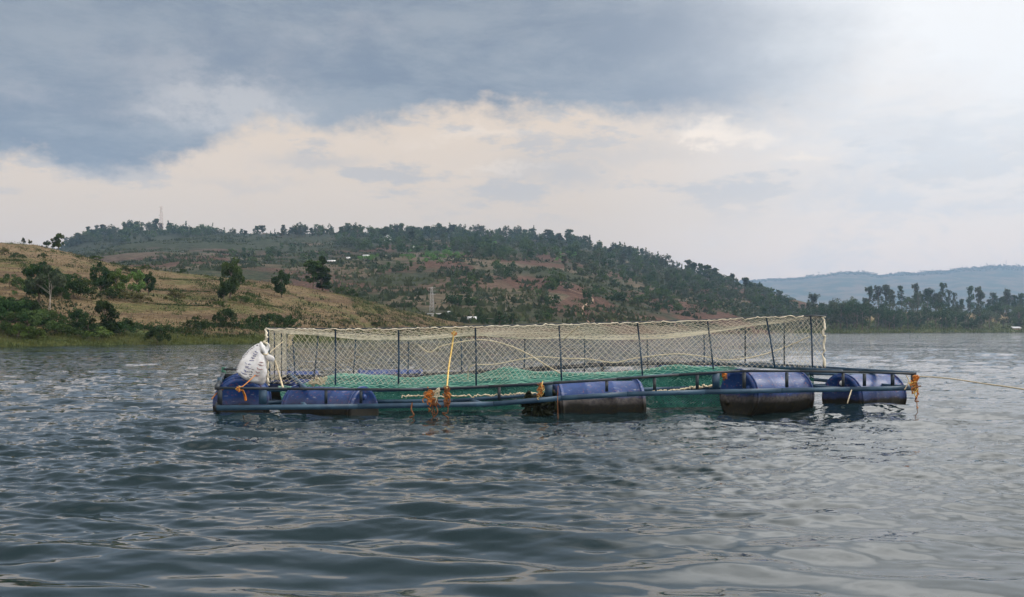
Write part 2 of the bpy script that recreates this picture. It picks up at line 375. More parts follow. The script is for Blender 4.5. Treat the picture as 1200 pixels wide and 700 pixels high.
def make_water():
    m, n, out = new_mat('lake_water'); geo = n.node('ShaderNodeNewGeometry'); v = geo.outputs['Position']
    x, y, z = n.sep(v); d = n.m('SQRT', n.add(n.mul(x, x), n.mul(y, y)))
    patch = n.smooth(n.noise(n.vmul(v, (.16, .11, 0)), 1, 3, .55), .36, .62)
    def slope(sx, sy, o, det=3):
        c = n.noise(n.vop('ADD', n.vmul(v, (sx, sy, 0)), (o, o * .7, o * 1.3)), 1, det, .6, .3, True)
        return n.vop('SUBTRACT', c, (.5, .5, .5))
    fine = n.vop('SCALE', slope(7.0, 11.0, 3.3, 4)); fine.node.inputs['Scale'].default_value = 1
    near = n.smooth(d, 5.6, 9.5)                       # foreground lee is smoother, the open lake is ruffled
    n.put(fine.node.inputs['Scale'], n.mul(n.add(.24, n.mul(patch, .62)), n.add(.16, n.mul(near, .84))))
    midv = n.vop('SCALE', slope(3.2, 6.5, 8.1, 3)); n.put(midv.node.inputs['Scale'], n.smooth(d, 9, 26, .0, .62))
    far = n.vop('SCALE', slope(.10, .35, 5.7, 3)); n.put(far.node.inputs['Scale'], n.smooth(d, 26, 80, 0.0, .34))
    s_ = n.vop('ADD', n.vop('ADD', fine, midv), far)
    s_ = n.vmul(s_, (1, 1, 0))
    nr = n.vop('NORMALIZE', n.vop('ADD', geo.outputs['Normal'], s_))
    b = principled(n, out, (.010, .021, .024), .03, .5, nr); b.inputs['IOR'].default_value = 1.33
    return m

# ------------------------------------------------------------------ the lake: a real wave surface, finer near the boat
rng = np.random.default_rng(7)
def wave_height(X, Y):
    Z = np.zeros_like(X); D = np.hypot(X, Y)
    r = np.random.default_rng(11)
    wind = math.radians(205)
    calm = np.clip((D - 4.6) / 3.0, 0, 1)
    mod = .55 + .9 * np.clip(fbm(X * .22, Y * .16, 3) + .5, 0, 1)
    comps = [('a', .34, .90, 30, .098, .40), ('m', .16, .34, 30, .085, .5), ('b', .9, 3.2, 14, .046, .6), ('c', .085, .18, 44, .150, .65)]
    i = 0
    for (g, l0, l1, cnt, rms, spread) in comps:
        for q in range(cnt):
            i += 1; lam = l0 * (l1 / l0) ** ((q + r.uniform(0, 1)) / cnt); th = math.radians(192) + r.normal(0, spread); ph = r.uniform(0, 6.28)
            kx, ky = math.sin(th) * 2 * math.pi / lam, math.cos(th) * 2 * math.pi / lam; a = rms * math.sqrt(2.0 / cnt) * lam / (2 * math.pi)
            if g == 'a': att = (.80 + .2 * calm) * np.exp(-(D / (lam * 150)) ** 2) * (.75 + .5 * mod * .6)
            elif g == 'm': att = (.30 + .70 * calm) * mod * np.exp(-(D / (lam * 150)) ** 2)
            elif g == 'b': att = np.exp(-(D / 300) ** 2)
            else: att = (.10 + .90 * calm) * mod ** 1.8 * np.exp(-(D / (lam * 140)) ** 2)
            arg = kx * X + ky * Y + ph + 1.3 * fbm(X * .3 + i, Y * .3, 2)
            Z += a * att * (np.sin(arg) + .22 * np.sin(2 * arg + 1.57))
    for (bx, by, amp, rx, ry) in ((-3.3, 12.6, .05, 1.6, 1.2), (3.15, 12.9, -.05, .7, .8), (2.0, 12.4, .07, .45, .5), (4.6, 14.2, .05, .8, .9), (1.0, 12.6, -.04, .9, .6)):
        Z += amp * np.exp(-((X - bx) / rx) ** 2 - ((Y - by) / ry) ** 2)
    return Z
def build_lake():
    dy = np.concatenate((np.linspace(520, 330, 50)[:-1], np.arange(330, 7, -.75))); D = F * H / dy
    D = np.concatenate((D, np.geomspace(D[-1], 5400, 46)[1:])); D = np.concatenate((np.array([.6, 1.2, 1.9]), D))
    u = np.concatenate((np.linspace(-.92, -.72, 20)[:-1], np.linspace(-.72, .72, 900), np.linspace(.72, .92, 20)[1:]))
    X = D[:, None] * u[None]; Y = np.broadcast_to(D[:, None], X.shape)
    Z = wave_height(X, Y)
    mb = MB(); mb.grid(np.stack((X, Y, Z), -1))
    o = mb.build('lake_water', make_water(), smooth=True); tag(o, kind='structure')
    me = MB(); G = np.array([[(-5100, -1100, -.6), (5500, -1100, -.6)], [(-5100, 5500, -.6), (5500, 5500, -.6)]], float); me.grid(G)
    tag(me.build('lake_bed', simple('lake_mud', (.03, .035, .03), None, .9, .1)), kind='structure')
build_lake()

# ------------------------------------------------------------------ hills
def lerp1(x, pts):
    p = np.asarray(pts, float); return np.interp(x, p[:, 0], p[:, 1])
class Hill:
    def __init__(s, base, crest_d, crest_py, power, rough, rs, tmax=1.7):
        s.b, s.cd, s.cp, s.pw, s.rough, s.rs, s.tmax = base, crest_d, crest_py, power, rough, rs, tmax
    def base(s, px): return lerp1(px, s.b)
    def z(s, px, D):
        B, C = lerp1(px, s.b), lerp1(px, s.cd); Hc = H + (HOR - lerp1(px, s.cp)) / F * C
        t = (D - B) / (C - B); tc = np.clip(t, 0, 1)
        z = Hc * (tc ** s.pw) * (1 + .0 * tc)
        X = (px - 600) / F * D
        w = np.clip(tc * (1 - tc) * 4, 0, 1)
        z = z + w * s.rough * Hc * fbm(X / s.rs, D / s.rs * .6 + .3, 4) * 1.2
        z = z + np.clip(tc * 6, 0, 1) * (s.rough * .15) * Hc * fbm(X / s.rs * 6, D / s.rs * 5, 3)
        z = np.where(t < 0, t * (C - B) * .10, z)
        return np.where(t > 1, Hc - (t - 1) ** 2 * (C - B) * .35 - (t - 1) * (C - B) * .03, z)
    def mesh(s, name, mat, x0, x1, step, rows):
        px = np.arange(x0, x1 + step, step); t = np.concatenate((np.linspace(-.12, 0, 4)[:-1], np.linspace(0, 1.08, rows), np.linspace(1.08, s.tmax, 14)[1:]))
        B, C = lerp1(px, s.b), lerp1(px, s.cd); D = B[None] + t[:, None] * (C - B)[None]; PX = np.broadcast_to(px[None], D.shape)
        Z = s.z(PX, D); mb = MB(); mb.grid(np.stack(((PX - 600) / F * D, D, Z), -1))
        return tag(mb.build(name, mat, smooth=True), kind='structure')
    def hit(s, px, py):
        B, C = float(lerp1(px, s.b)), float(lerp1(px, s.cd)); D = np.linspace(B, C * 1.02, 700)
        p = HOR - (s.z(np.full_like(D, px), D) - H) / D * F
        k = np.nonzero(p <= py)[0]
        i = int(k[0]) if len(k) else int(np.argmin(p))
        return np.array(((px - 600) / F * D[i], D[i], s.z(np.array([float(px)]), D[i:i + 1])[0]))
left = Hill([(-800, 50), (-300, 60), (0, 72), (290, 87), (380, 112), (450, 140), (560, 165), (640, 180)],
            [(-800, 150), (0, 150), (290, 150), (450, 165), (560, 180), (640, 195)],
            [(-800, 235), (-300, 262), (0, 284), (40, 287), (60, 291), (100, 301), (130, 309), (170, 315), (200, 319), (260, 325), (330, 332), (380, 341), (420, 349), (460, 361), (500, 370), (540, 379), (562, 388), (580, 396), (640, 405)],
            .92, .10, 26)
big = Hill([(-800, 200), (300, 170), (560, 160), (660, 190), (730, 250), (880, 370), (930, 470), (960, 540), (1000, 580), (1100, 620), (1300, 680)],
           [(-800, 950), (650, 950), (760, 850), (900, 720), (1000, 720), (1100, 740), (1300, 800)],
           [(-800, 345), (-100, 330), (40, 303), (60, 294), (90, 283), (110, 277), (150, 270), (240, 271), (300, 275), (400, 274), (480, 274), (560, 276), (650, 280), (700, 290), (760, 304), (820, 321), (870, 334), (900, 343), (950, 356), (1000, 368), (1050, 378), (1150, 389), (1300, 392)],
           1.1, .16, 150)
shore = Hill([(900, 470), (960, 470), (1000, 480), (1200, 600), (2200, 800)], [(900, 620), (1000, 640), (1200, 760), (2200, 1000)],
             [(900, 389), (925, 385), (950, 378), (980, 371), (1040, 366), (1080, 365), (1110, 367), (1200, 366), (1400, 360), (2200, 362)], .8, .12, 60)
far = Hill([(700, 3300), (2600, 3300)], [(700, 4700), (2600, 4700)],
           [(700, 335), (800, 333), (880, 329.5), (920, 327), (940, 325.5), (965, 323), (985, 319.5), (1000, 319), (1012, 318.5), (1028, 322.5), (1045, 321), (1062, 319), (1075, 320), (1092, 317), (1105, 318), (1120, 315.5), (1150, 313), (1168, 311.5), (1182, 312), (1200, 313), (1240, 312), (1300, 306), (1500, 300), (1800, 306), (2600, 320)],
           .9, .20, 500)
G_left = left.mesh('grassy_hill', make_left_ground(), -800, 640, 5, 130)
G_big = big.mesh('wooded_hill', make_big_ground(), -800, 1300, 6, 150)
G_shore = shore.mesh('far_shore', make_shore_ground(), 900, 2200, 6, 50)
G_far = far.mesh('distant_hills', make_far_ground(), 700, 2600, 5, 60)

# dirt track up the hillside
def ribbon(name, hill, pts, w, mat, lift):
    pts = spline([(a, b, 0) for a, b in pts], 8); c = np.array([hill.hit(p[0], p[1]) for p in pts])
    T = np.gradient(c, axis=0); S = np.stack((T[:, 1], -T[:, 0], T[:, 0] * 0), -1); S /= np.linalg.norm(S, axis=1)[:, None] + 1e-9
    G = np.stack([c + S * (w * c[:, 1:2] / F) * f for f in (-.5, -.25, 0, .25, .5)], 1); G[..., 2] = hill.z(600 + F * G[..., 0] / G[..., 1], G[..., 1]) + lift
    mb = MB(); mb.grid(G); return tag(mb.build(name, mat, smooth=True), kind='structure')
ribbon('dirt_track', big, [(646, 326), (655, 333), (668, 341), (682, 346), (693, 350), (694, 355), (684, 361), (683, 369), (688, 377), (692, 382)], 2.3, simple('dusty_soil', (.22, .155, .11), (.31, .225, .16), .95, .05, .4), .35)

# ------------------------------------------------------------------ trees: trunk, limbs and crowns of many small leaf faces
def leaf_quads(C, size, r):
    k = len(C); a = r.normal(size=(k, 3)); a /= np.linalg.norm(a, axis=1)[:, None]; b = np.cross(a, r.normal(size=(k, 3))); b /= np.linalg.norm(b, axis=1)[:, None] + 1e-9
    s = size * r.uniform(.6, 1.35, (k, 1)); a = a * s * .5; b = b * s * .33
    V = np.stack((C - a - b * .4, C + b, C + a + b * .2, C - b), 1).reshape(-1, 3)
    return V, np.arange(4 * k).reshape(-1, 4)
def crown_points(kind, r, nleaf):
    cl = []
    if kind == 'round':
        for _ in range(22):
            d = r.normal(size=3); d /= np.linalg.norm(d); q = d * r.uniform(.35, 1) ** .6
            cl.append((np.array((q[0] * .34, q[1] * .34,   .54 + q[2] * .40)), r.uniform(.07, .14)))
    elif kind in ('spread', 'twin'):
        for _ in range(20):
            a = r.uniform(0, 6.28); q = r.uniform(0, 1) ** .6
            cl.append((np.array((math.cos(a) * q * .46, math.sin(a) * q * .46, .78 - .22 * q * q + r.normal(0, .06))), r.uniform(.07, .13)))
    elif kind == 'euc':
        for _ in range(34):
            h = .30 + .66 * r.uniform(0, 1) ** .8; a = r.uniform(0, 6.28); q = r.uniform(.0, .17) * (1.2 - abs(h - .6) * 1.6)
            cl.append((np.array((math.cos(a) * q, math.sin(a) * q, h)), r.uniform(.035, .085)))
    elif kind == 'cone':
        for _ in range(24):
            h = r.uniform(.08, .97); a = r.uniform(0, 6.28); q = .17 * (1 - h) ** .7 * r.uniform(.4, 1)
            cl.append((np.array((math.cos(a) * q, math.sin(a) * q, h)), .035 + .06 * (1 - h)))
    elif kind == 'bush':
        for _ in range(24):
            a = r.uniform(0, 6.28); q = r.uniform(0, 1) ** .55; h = math.sqrt(max(0, 1 - q * q))
            cl.append((np.array((math.cos(a) * q * .62, math.sin(a) * q * .62, .10 + .72 * h * r.uniform(.5, 1))), r.uniform(.09, .17)))
    elif kind == 'hedge':
        for _ in range(44):
            x = r.uniform(-1.7, 1.7); cl.append((np.array((x, r.normal(0, .22), (.18 + .62 * r.uniform(0, 1)) * (1 - .35 * abs(x / 1.7) ** 3) * (.8 + .2 * math.sin(x * 4 + r.uniform(0, 1))))), r.uniform(.10, .19)))
    elif kind == 'banana':
        for _ in range(12):
            a = r.uniform(0, 6.28); q = r.uniform(0, .5); cl.append((np.array((math.cos(a) * q, math.sin(a) * q, r.uniform(.35, .8))), r.uniform(.13, .2)))
    w = np.array([c[1] ** 2 for c in cl]); w /= w.sum(); idx = r.choice(len(cl), nleaf, p=w)
    C = np.array([cl[i][0] for i in idx]); R = np.array([cl[i][1] for i in idx])
    d = r.normal(size=(nleaf, 3)); d /= np.linalg.norm(d, axis=1)[:, None]
    C = C + d * (R * r.uniform(.2, 1, nleaf) ** .5)[:, None]
    C[:, 2] = np.maximum(C[:, 2], .02)
    return C, cl
def trunk_mb(kind, cl, r, mi=0):
    mb = MB(); top = {'round': .6, 'spread': .7, 'twin': .7, 'euc': .93, 'cone': .9, 'bush': .45, 'hedge': .3, 'banana': .5}[kind]; rad = {'round': .028, 'spread': .022, 'twin': .0075, 'euc': .014, 'cone': .018, 'bush': .02, 'hedge': .02, 'banana': .03}[kind]
    if kind == 'hedge':
        mb.tube([(x, 0, -.06 if i % 2 else .42) for i, x in enumerate(np.linspace(-1.4, 1.4, 15))], rad * .6, 5, mi)
        return mb
    if kind == 'twin': mb.tube(spline([(.03, 0, -.05), (.06, .01, .3), (.10, 0, .72)], 4), rad * 1.1, 6, mi)
    z = np.linspace(-.05, top, 7); bend = np.cumsum(r.normal(0, .012, (7, 2)), 0); bend[:2] *= 0
    c = np.stack((bend[:, 0], bend[:, 1], z), -1); mb.tube(c, rad * (1.15 - .85 * np.linspace(0, 1, 7)), 6, mi)
    for k in range(0, len(cl), 2):
        q = cl[k][0]; zz = min(max(.22, q[2] - .22), top * .95); st = np.array((np.interp(zz, z, c[:, 0]), np.interp(zz, z, c[:, 1]), zz))
        mb.tube([st, (st + q) / 2 + np.array((0, 0, .02)), q], [rad * .45, rad * .3, rad * .12], 4, mi, cap=False)
    return mb
CACHE = {}
def tree_meshes(kind, leaf, bark, var, nleaf, size):
    key = (kind, leaf, bark, var, nleaf)
    if key not in CACHE:
        r = np.random.default_rng(hash((kind, var)) % 1000 if False else sum(map(ord, kind)) * 13 + var * 101)
        C, cl = crown_points(kind, r, nleaf); V, Q = leaf_quads(C, size, r)
        crown = raw_mesh(kind + '_crown', V, [Q], [M[leaf]])
        tb = trunk_mb(kind, cl, r); tv = np.concatenate(tb.V); tp = [np.concatenate(tb.P[k]) for k in (3, 4) if tb.P[k]]
        trunk = raw_mesh(kind + '_trunk', tv, tp, [M[bark]], None, True)
        both = raw_mesh(kind + '_whole', np.concatenate((tv, V)), tp + [Q + len(tv)], [M[bark], M[leaf]], np.concatenate([np.full(len(p), 0) for p in tp] + [np.full(len(Q), 1)]))
        CACHE[key] = (crown, trunk, both)
    return CACHE[key]
rnd = random.Random(5)
def plant(name, kind, leaf, pos, h, label, cat, group=None, wide=1.0, bark='bark', parts=True, nleaf=1100, size=.05, var=None, turn=None):
    var = rnd.randrange(5) if var is None else var
    crown, trunk, both = tree_meshes(kind, leaf, bark, var, nleaf, size)
    rz = rnd.uniform(0, 6.28) if turn is None else turn
    if parts:
        o = empty(name, pos); link('crown', crown, o); link('trunk', trunk, o)
    else:
        o = link(name, both); o.location = tuple(pos)
    o.rotation_euler = (0, 0, rz); o.scale = (h * wide, h * wide, h)
    return tag(o, label, cat, group)
def on(hill, px, base, hpx):   # ground point under (px, base) and the height in metres of hpx pixels there
    p = hill.hit(px, base); return p - np.array((0, 0, .02 * hpx * p[1] / F)), hpx * p[1] / F

# --- left hill: every tree and bush by itself
LH = [
 ('bush','bush','leaf_dark',-4,374,26,'dark bush rising behind the lakeshore mass at the left edge','bush',None,1.3,'bark'),
 ('bush','bush','leaf_dark',26,376,24,'dark bush behind the mid green lakeshore bush','bush',None,1.4,'bark'),
 ('bush','bush','leaf_mid',52,381,18,'mid green bush where the lakeshore mass meets the thicket','bush',None,1.4,'bark'),
 ('bush','bush','leaf_dark',86,349,20,'broad dark bush in the middle of the hillside row','bush',None,1.4,'bark'),
 ('bush','bush','leaf_olive',146,352,12,'olive bush between the two light green hillside trees','bush',None,1.5,'bark'),
 ('bush','bush','leaf_dark',128,352,13,'low dark bush at the foot of the dark dense hillside tree','bush',None,1.4,'bark'),
 ('bush','bush','leaf_dark',140,393,14,'dark bush on the lake side of the round lakeshore tree','bush',None,1.6,'bark'),
 ('bush','bush','leaf_mid',72,391,11,'low mid green scrub in front of the thicket','bush',None,1.9,'bark'),
 ('bush','bush','leaf_mid',282,356,9,'low green scrub right of the loose-crowned terrace tree','bush',None,1.9,'bark'),
 ('bush','bush','leaf_dark',304,384,14,'dark bush in the bank hedge nearest the cage corner','bush',None,1.5,'bark'),
 ('bush','bush','leaf_dark',226,387,11,'dark bush between the olive hedge and the bank hedge','bush',None,1.7,'bark'),
 ('tree','twin','leaf_euc',57,365,44,'bushy tree with two slim pale trunks on the dry grassy slope','tree',None,.85,'bark_pale'),
 ('tree','round','leaf_dark',45,355,38,'dark rounded tree just behind the slim pale-trunked tree','tree',None,1.1,'bark'),
 ('tree','round','leaf_dark',118,346,30,'dark dense tree beside a paler green tree halfway up the grassy hill','tree',None,.9,'bark'),
 ('tree','round','leaf_light',136,349,27,'pale green leafy tree close against a dark dense tree on the grassy hill','tree',None,1.0,'bark'),
 ('tree','round','leaf_light',160,347,24,'light green feathery tree next to a narrow dark tree on the grassy hill','tree',None,.9,'bark'),
 ('tree','round','leaf_dark',174,346,22,'narrow dark tree at the end of the row halfway up the grassy hill','tree',None,.75,'bark'),
 ('tree','round','leaf_mid',270,350,38,'tall loose-crowned tree standing over the terrace edge above the lakeside hedge','tree',None,.85,'bark'),
 ('tree','round','leaf_dark',262,354,24,'short dark tree crowding the foot of the loose-crowned terrace tree','tree',None,.8,'bark'),
 ('tree','round','leaf_dark',330,349,25,'small dark tree alone on the grass below the twin crest trees','tree',None,.9,'bark'),
 ('tree','cone','leaf_dark',378,339,31,'dense dark pointed tree, taller of two growing together on the crest','tree',None,1.7,'bark'),
 ('tree','euc','leaf_mid',367,338,26,'thin sparse tree leaning beside the dense pointed crest tree','tree',None,1.6,'bark'),
 ('tree','round','leaf_mid',68,292,16,'lone full tree on the bare left hilltop against the far ridge','tree',None,1.0,'bark'),
 ('bush','bush','leaf_dark',57,291,8,'low dark bush on the hilltop beside the lone full tree','bush',None,1.2,'bark'),
 ('tree','round','leaf_dark',28,285,6,'tiny tree on the skyline of the bare grassy hilltop','tree','tiny trees on the grassy skyline',1,'bark'),
 ('tree','round','leaf_dark',35,286,4.5,'tiny tree on the skyline of the bare grassy hilltop','tree','tiny trees on the grassy skyline',1.3,'bark'),
 ('bush','bush','leaf_dark',10,389,36,'big dark bush massed at the lakeshore on the far left','bush',None,1.3,'bark'),
 ('bush','bush','leaf_mid',34,394,30,'mid green bush in front of the dark lakeshore mass','bush',None,1.2,'bark'),
 ('bush','bush','leaf_light',22,397,16,'bright green low bush at the foot of the dark lakeshore mass','bush',None,1.4,'bark'),
 ('bush','bush','leaf_light',44,397,11,'small bright green bush at the end of the lakeshore mass','bush',None,1.3,'bark'),
 ('bush','hedge','leaf_dark',63,384,15,'dark hedge-like thicket joining the lakeshore bushes','bush',None,1.0,'bark'),
 ('bush','bush','leaf_dark',90,384,20,'dark bush at the uphill corner of the thicket','bush',None,1.0,'bark'),
 ('tree','round','leaf_dark',123,394,34,'dark round tree rising from the lakeshore thicket','tree',None,.95,'bark'),
 ('bush','bush','leaf_dark',103,393,18,'dark bush leaning on the round lakeshore tree','bush',None,1.2,'bark'),
 ('bush','bush','leaf_light',116,398,13,'bright green shrub under the round lakeshore tree','bush',None,1.6,'bark'),
 ('bush','bush','leaf_mid',90,396,9,'small pale shrub beside the bright lakeshore shrub','bush',None,1.4,'bark'),
 ('bush','bush','leaf_dark',148,388,13,'dark bush below the stony brown patch of slope','bush',None,1.5,'bark'),
 ('bush','hedge','leaf_dark',178,388,12,'dark overgrown hedge along the bank above the reeds','bush',None,1.0,'bark'),
 ('bush','hedge','leaf_olive',212,391,10,'olive hedge trailing down the bank towards the water','bush',None,.9,'bark'),
 ('bush','bush','leaf_dark',184,404,19,'dark bush standing alone at the waterline','bush',None,1.0,'bark'),
 ('bush','hedge','leaf_dark',252,383,13,'dark hedge above the reeds, left of the cage corner','bush',None,1.0,'bark'),
 ('bush','bush','leaf_dark',264,382,20,'high dark bush in the middle of the bank hedge','bush',None,.9,'bark'),
 ('bush','hedge','leaf_dark',290,384,14,'dark hedge running to the left corner of the cage','bush',None,1.0,'bark'),
 ('bush','bush','leaf_dark',322,386,18,'dark bush seen just over the cage roof net','bush',None,1.2,'bark'),
 ('bush','bush','leaf_dark',338,386,15,'rounded dark bush ending the bank hedge','bush',None,1.1,'bark'),
 ('bush','bush','leaf_mid',12,338,15,'mid green bush on the upper slope at the left edge','bush',None,1.3,'bark'),
 ('bush','bush','leaf_dark',80,337,16,'dark bush behind the slim pale-trunked tree','bush',None,1.3,'bark'),
 ('bush','bush','leaf_mid',97,340,13,'mid green bush between the pale-trunked tree and the row','bush',None,1.4,'bark'),
 ('bush','bush','leaf_dark',93,351,14,'dark low bush under the row of hillside bushes','bush',None,1.5,'bark'),
 ('bush','bush','leaf_dark',72,352,17,'dark bush touching the slim pale trunks','bush',None,1.1,'bark'),
 ('bush','bush','leaf_mid',30,348,13,'mid green bush left of the pale-trunked tree','bush',None,1.4,'bark'),
 ('bush','bush','leaf_olive',165,355,9,'pale olive scrub below the row of hillside trees','bush',None,1.8,'bark'),
 ('bush','bush','leaf_olive',205,352,10,'olive bush on the terrace between the row and the loose-crowned tree','bush',None,1.4,'bark'),
 ('bush','bush','leaf_mid',258,362,9,'green bush on the terrace lip under the short dark tree','bush',None,1.4,'bark'),
 ('bush','bush','leaf_mid',172,317,6,'small bush on the sloping crest below the mast','bush',None,1.4,'bark'),
 ('bush','bush','leaf_dark',214,322,7,'small dark bush further along the sloping crest','bush',None,1.0,'bark'),
 ('bush','bush','leaf_mid',401,345,8,'green bush low on the crest beyond the twin trees','bush',None,1.6,'bark'),
 ('bush','bush','leaf_dark',412,348,8,'dark bush beside the green crest bush','bush',None,1.2,'bark'),
 ('bush','bush','leaf_olive',4,299,8,'small olive bush high on the bare left slope','bush',None,1.2,'bark'),
 ('bush','bush','leaf_dark',20,304,7,'dark shrub patch high on the bare slope','bush',None,1.6,'bark'),
 ('bush','bush','leaf_dark',50,303,6,'round shrub on the bare slope below the lone hilltop tree','bush',None,1.3,'bark'),
 ('bush','bush','leaf_mid',113,305,5,'green shrub beside the upper field edge','bush',None,2.0,'bark'),
 ('bush','bush','leaf_mid',150,321,8,'flat green shrub above the row of hillside trees','bush',None,2.0,'bark'),
 ('bush','bush','leaf_olive',402,382,8,'olive scrub clump on the bank just above the cage roof','bush',None,1.4,'bark'),
 ('bush','bush','leaf_dark',440,384,6,'dark scrub clump near the tip of the grassy hill','bush',None,1.2,'bark'),
]
for (nm, kd, lf, px, by, hp, lab, cat, grp, wd, bk) in LH:
    p, h = on(left, px, by, hp)
    plant(nm, kd, lf, p, h * 1.32, lab, cat, grp, wd, bk, True, 2600 if hp > 14 else 900, .06 if hp > 14 else .09, turn=0 if kd == 'hedge' else None)

# --- right shore: tall eucalyptus over rounder trees
tops = [(947,383,30,'leaf_euc'),(953,372,36,'leaf_euc'),(962,370,22,'leaf_dark'),(974,368,20,'leaf_mid'),(1019,366,33,'leaf_dark'),(1029,366,33,'leaf_euc'),(1038,367,34,'leaf_euc'),(1047,366,22,'leaf_euc'),(1056,364,31,'leaf_dark'),
        (1066,365,19,'leaf_euc'),(1073,365,34,'leaf_euc'),(1086,366,29,'leaf_dark'),(1096,366,20,'leaf_euc'),(1104,364,35,'leaf_dark'),(1112,366,27,'leaf_euc'),(1118,366,24,'leaf_euc'),(1127,367,18,'leaf_mid'),
        (1137,368,33,'leaf_dark'),(1147,370,35,'leaf_euc'),(1159,366,17,'leaf_euc'),(1167,367,21,'leaf_dark'),(1174,368,21,'leaf_dark'),(1181,370,27,'leaf_euc'),(1189,370,24,'leaf_dark'),(1197,372,29,'leaf_dark'),(1208,374,30,'leaf_euc'),(1222,374,34,'leaf_dark'),(1240,374,30,'leaf_euc')]
for i in range(20):
    tops.append((round(rnd.uniform(1000, 1215), 1), rnd.uniform(364, 370), rnd.uniform(15, 30), rnd.choice(('leaf_dark', 'leaf_euc'))))
tlab = {947: 'slim eucalyptus showing just over the right corner of the cage', 1104: 'tallest eucalyptus on the far right shore, with dense dark crown', 1147: 'forked eucalyptus with two flat tufts at its top', 1019: 'dark pointed eucalyptus at the left end of the tall shore trio',
        1086: 'ragged dark eucalyptus in the gap before the tallest shore tree', 1197: 'dark eucalyptus cut off by the right edge of the picture', 1073: 'pale open eucalyptus right of the dark column-shaped tree', 1056: 'dark column-shaped eucalyptus beside the pale open one'}
for (px, by, hp, lf) in tops:
    p, h = on(shore, px, by, hp)
    plant('eucalyptus_tree', 'euc', lf, p, h, tlab.get(px, 'tall eucalyptus with bare lower trunk on the rise above the far right shore'), 'tree', None if px in tlab else 'eucalyptus trees on the far shore', rnd.uniform(.8, 1.2), 'bark', True, 800, .05)
rr = random.Random(21)
low = [(946, 386, 26), (957, 387, 30), (993, 387, 34), (1010, 387, 33), (1028, 387, 30), (1042, 387, 26), (1056, 387, 24), (1076, 386, 25), (1108, 386, 20), (1135, 387, 18), (968, 386, 30), (985, 386, 38), (1003, 386, 40), (1018, 385, 34), (1035, 384, 30), (1048, 386, 28), (1064, 386, 24), (950, 386, 24), (977, 372, 24), (998, 372, 26), (1090, 383, 20), (1120, 385, 22), (1148, 384, 26), (1176, 384, 24), (1195, 386, 30)]
for i in range(46):
    low.append((rr.uniform(928, 1215), rr.uniform(366, 376), rr.uniform(13, 24)))
for i in range(90):
    low.append((rr.uniform(930, 1215), rr.uniform(378, 387), rr.uniform(13, 26) * (1.15 if rr.random() < .5 else 1)))
for i in range(34):
    low.append((rr.uniform(945, 1215), rr.uniform(372, 384), rr.uniform(13, 26)))
for (px, by, hp) in low:
    p, h = on(shore, px, by, hp); k = rr.choice(('round', 'round', 'spread'))
    plant('shore_tree', k, rr.choice(('leaf_dark', 'leaf_dark', 'leaf_mid', 'leaf_euc')), p, h, 'rounded leafy tree in the wood along the far right shore', 'tree', 'leafy trees on the far shore', rr.uniform(.75, 1.05), 'bark', True, 800, .05)
for i in range(22):
    px = rr.uniform(960, 1200); p, h = on(shore, px, rr.uniform(383, 387.5), rr.uniform(4, 9))
    plant('bush', 'bush', rr.choice(('leaf_mid', 'leaf_dark', 'leaf_olive')), p, h, 'low bush in the grass at the waterline of the far right shore', 'bush', 'waterline bushes on the far shore', rr.uniform(.9, 1.4), 'bark', False, 700, .08)

# --- big hill
crest = lambda px: float(lerp1(px, big.cp))
rb = random.Random(3)
FARQ = []
def far_plant(kind, leaf, px, py, hp, label, group, name='tree', cat='tree', wide=None):
    p, h = on(big, px, py, hp)
    FARQ.append((name, kind, leaf, p, h, label, cat, group, rb.uniform(.85, 1.25) if wide is None else wide, hp + (50 if group is None else 8 if 'skyline' in group else 0)))
RIDGE = 'tree on the skyline ridge of the wooded hill, dark against the sky'
x = 62.0
while x < 905:
    hp = rb.choice((4, 5, 6, 8, 9, 10, 12, 13)) * (1.0 if x > 85 else .7) * (.8 if 225 < x < 330 else 1)
    if x > 880: hp *= .8
    hp *= 1.25; k = rb.choice(('round', 'round', 'euc', 'euc', 'bush', 'cone')); far_plant(k, rb.choice(('leaf_dark', 'leaf_dark', 'leaf_euc', 'leaf_mid')), x, crest(x) + rb.uniform(1.0, 4.0), hp, RIDGE, 'skyline trees on the wooded hill', wide=rb.uniform(.85, 1.2) if k != 'euc' else rb.uniform(1.3, 1.9))
    x += rb.choice((1.4, 2.0, 2.6, 3.5, 5.0)) if rb.random() < .93 else rb.uniform(6, 10)
far_plant('euc', 'leaf_dark', 874, crest(874) + 6, 17, 'tall lone tree near the right end of the wooded ridge, against the pale sky', None, wide=1.7)
far_plant('euc', 'leaf_dark', 457.5, crest(457) + 2, 14, 'thin spindly tree poking above the middle of the wooded ridge', None, wide=.7)
far_plant('spread', 'leaf_dark', 680, crest(680) + 2, 13, 'first of two slim flat-topped trees above the ridge shoulder', None, wide=.6)
far_plant('spread', 'leaf_dark', 690, crest(690) + 2, 13, 'second of two slim flat-topped trees above the ridge shoulder, farther downhill', None, wide=.6)
far_plant('euc', 'leaf_dark', 838, crest(838) + 3, 15, 'narrow pointed tree above the falling right shoulder of the wooded ridge', None, wide=1.4)
woods = [  # cx, cy, rx, ry, count, sizes, leaf choices
    (125, 280, 55, 7, 34, (7, 11), ('leaf_dark',)), (220, 274, 40, 5, 22, (6, 10), ('leaf_dark',)),
    (480, 286, 90, 14, 66, (8, 12), ('leaf_dark', 'leaf_dark', 'leaf_mid')), (610, 292, 80, 16, 66, (8, 12), ('leaf_dark', 'leaf_dark', 'leaf_mid')),
    (720, 312, 60, 18, 48, (8, 13), ('leaf_dark', 'leaf_euc')), (810, 334, 55, 13, 36, (8, 12), ('leaf_dark', 'leaf_euc')), (870, 346, 40, 8, 22, (7, 11), ('leaf_dark', 'leaf_euc'))]
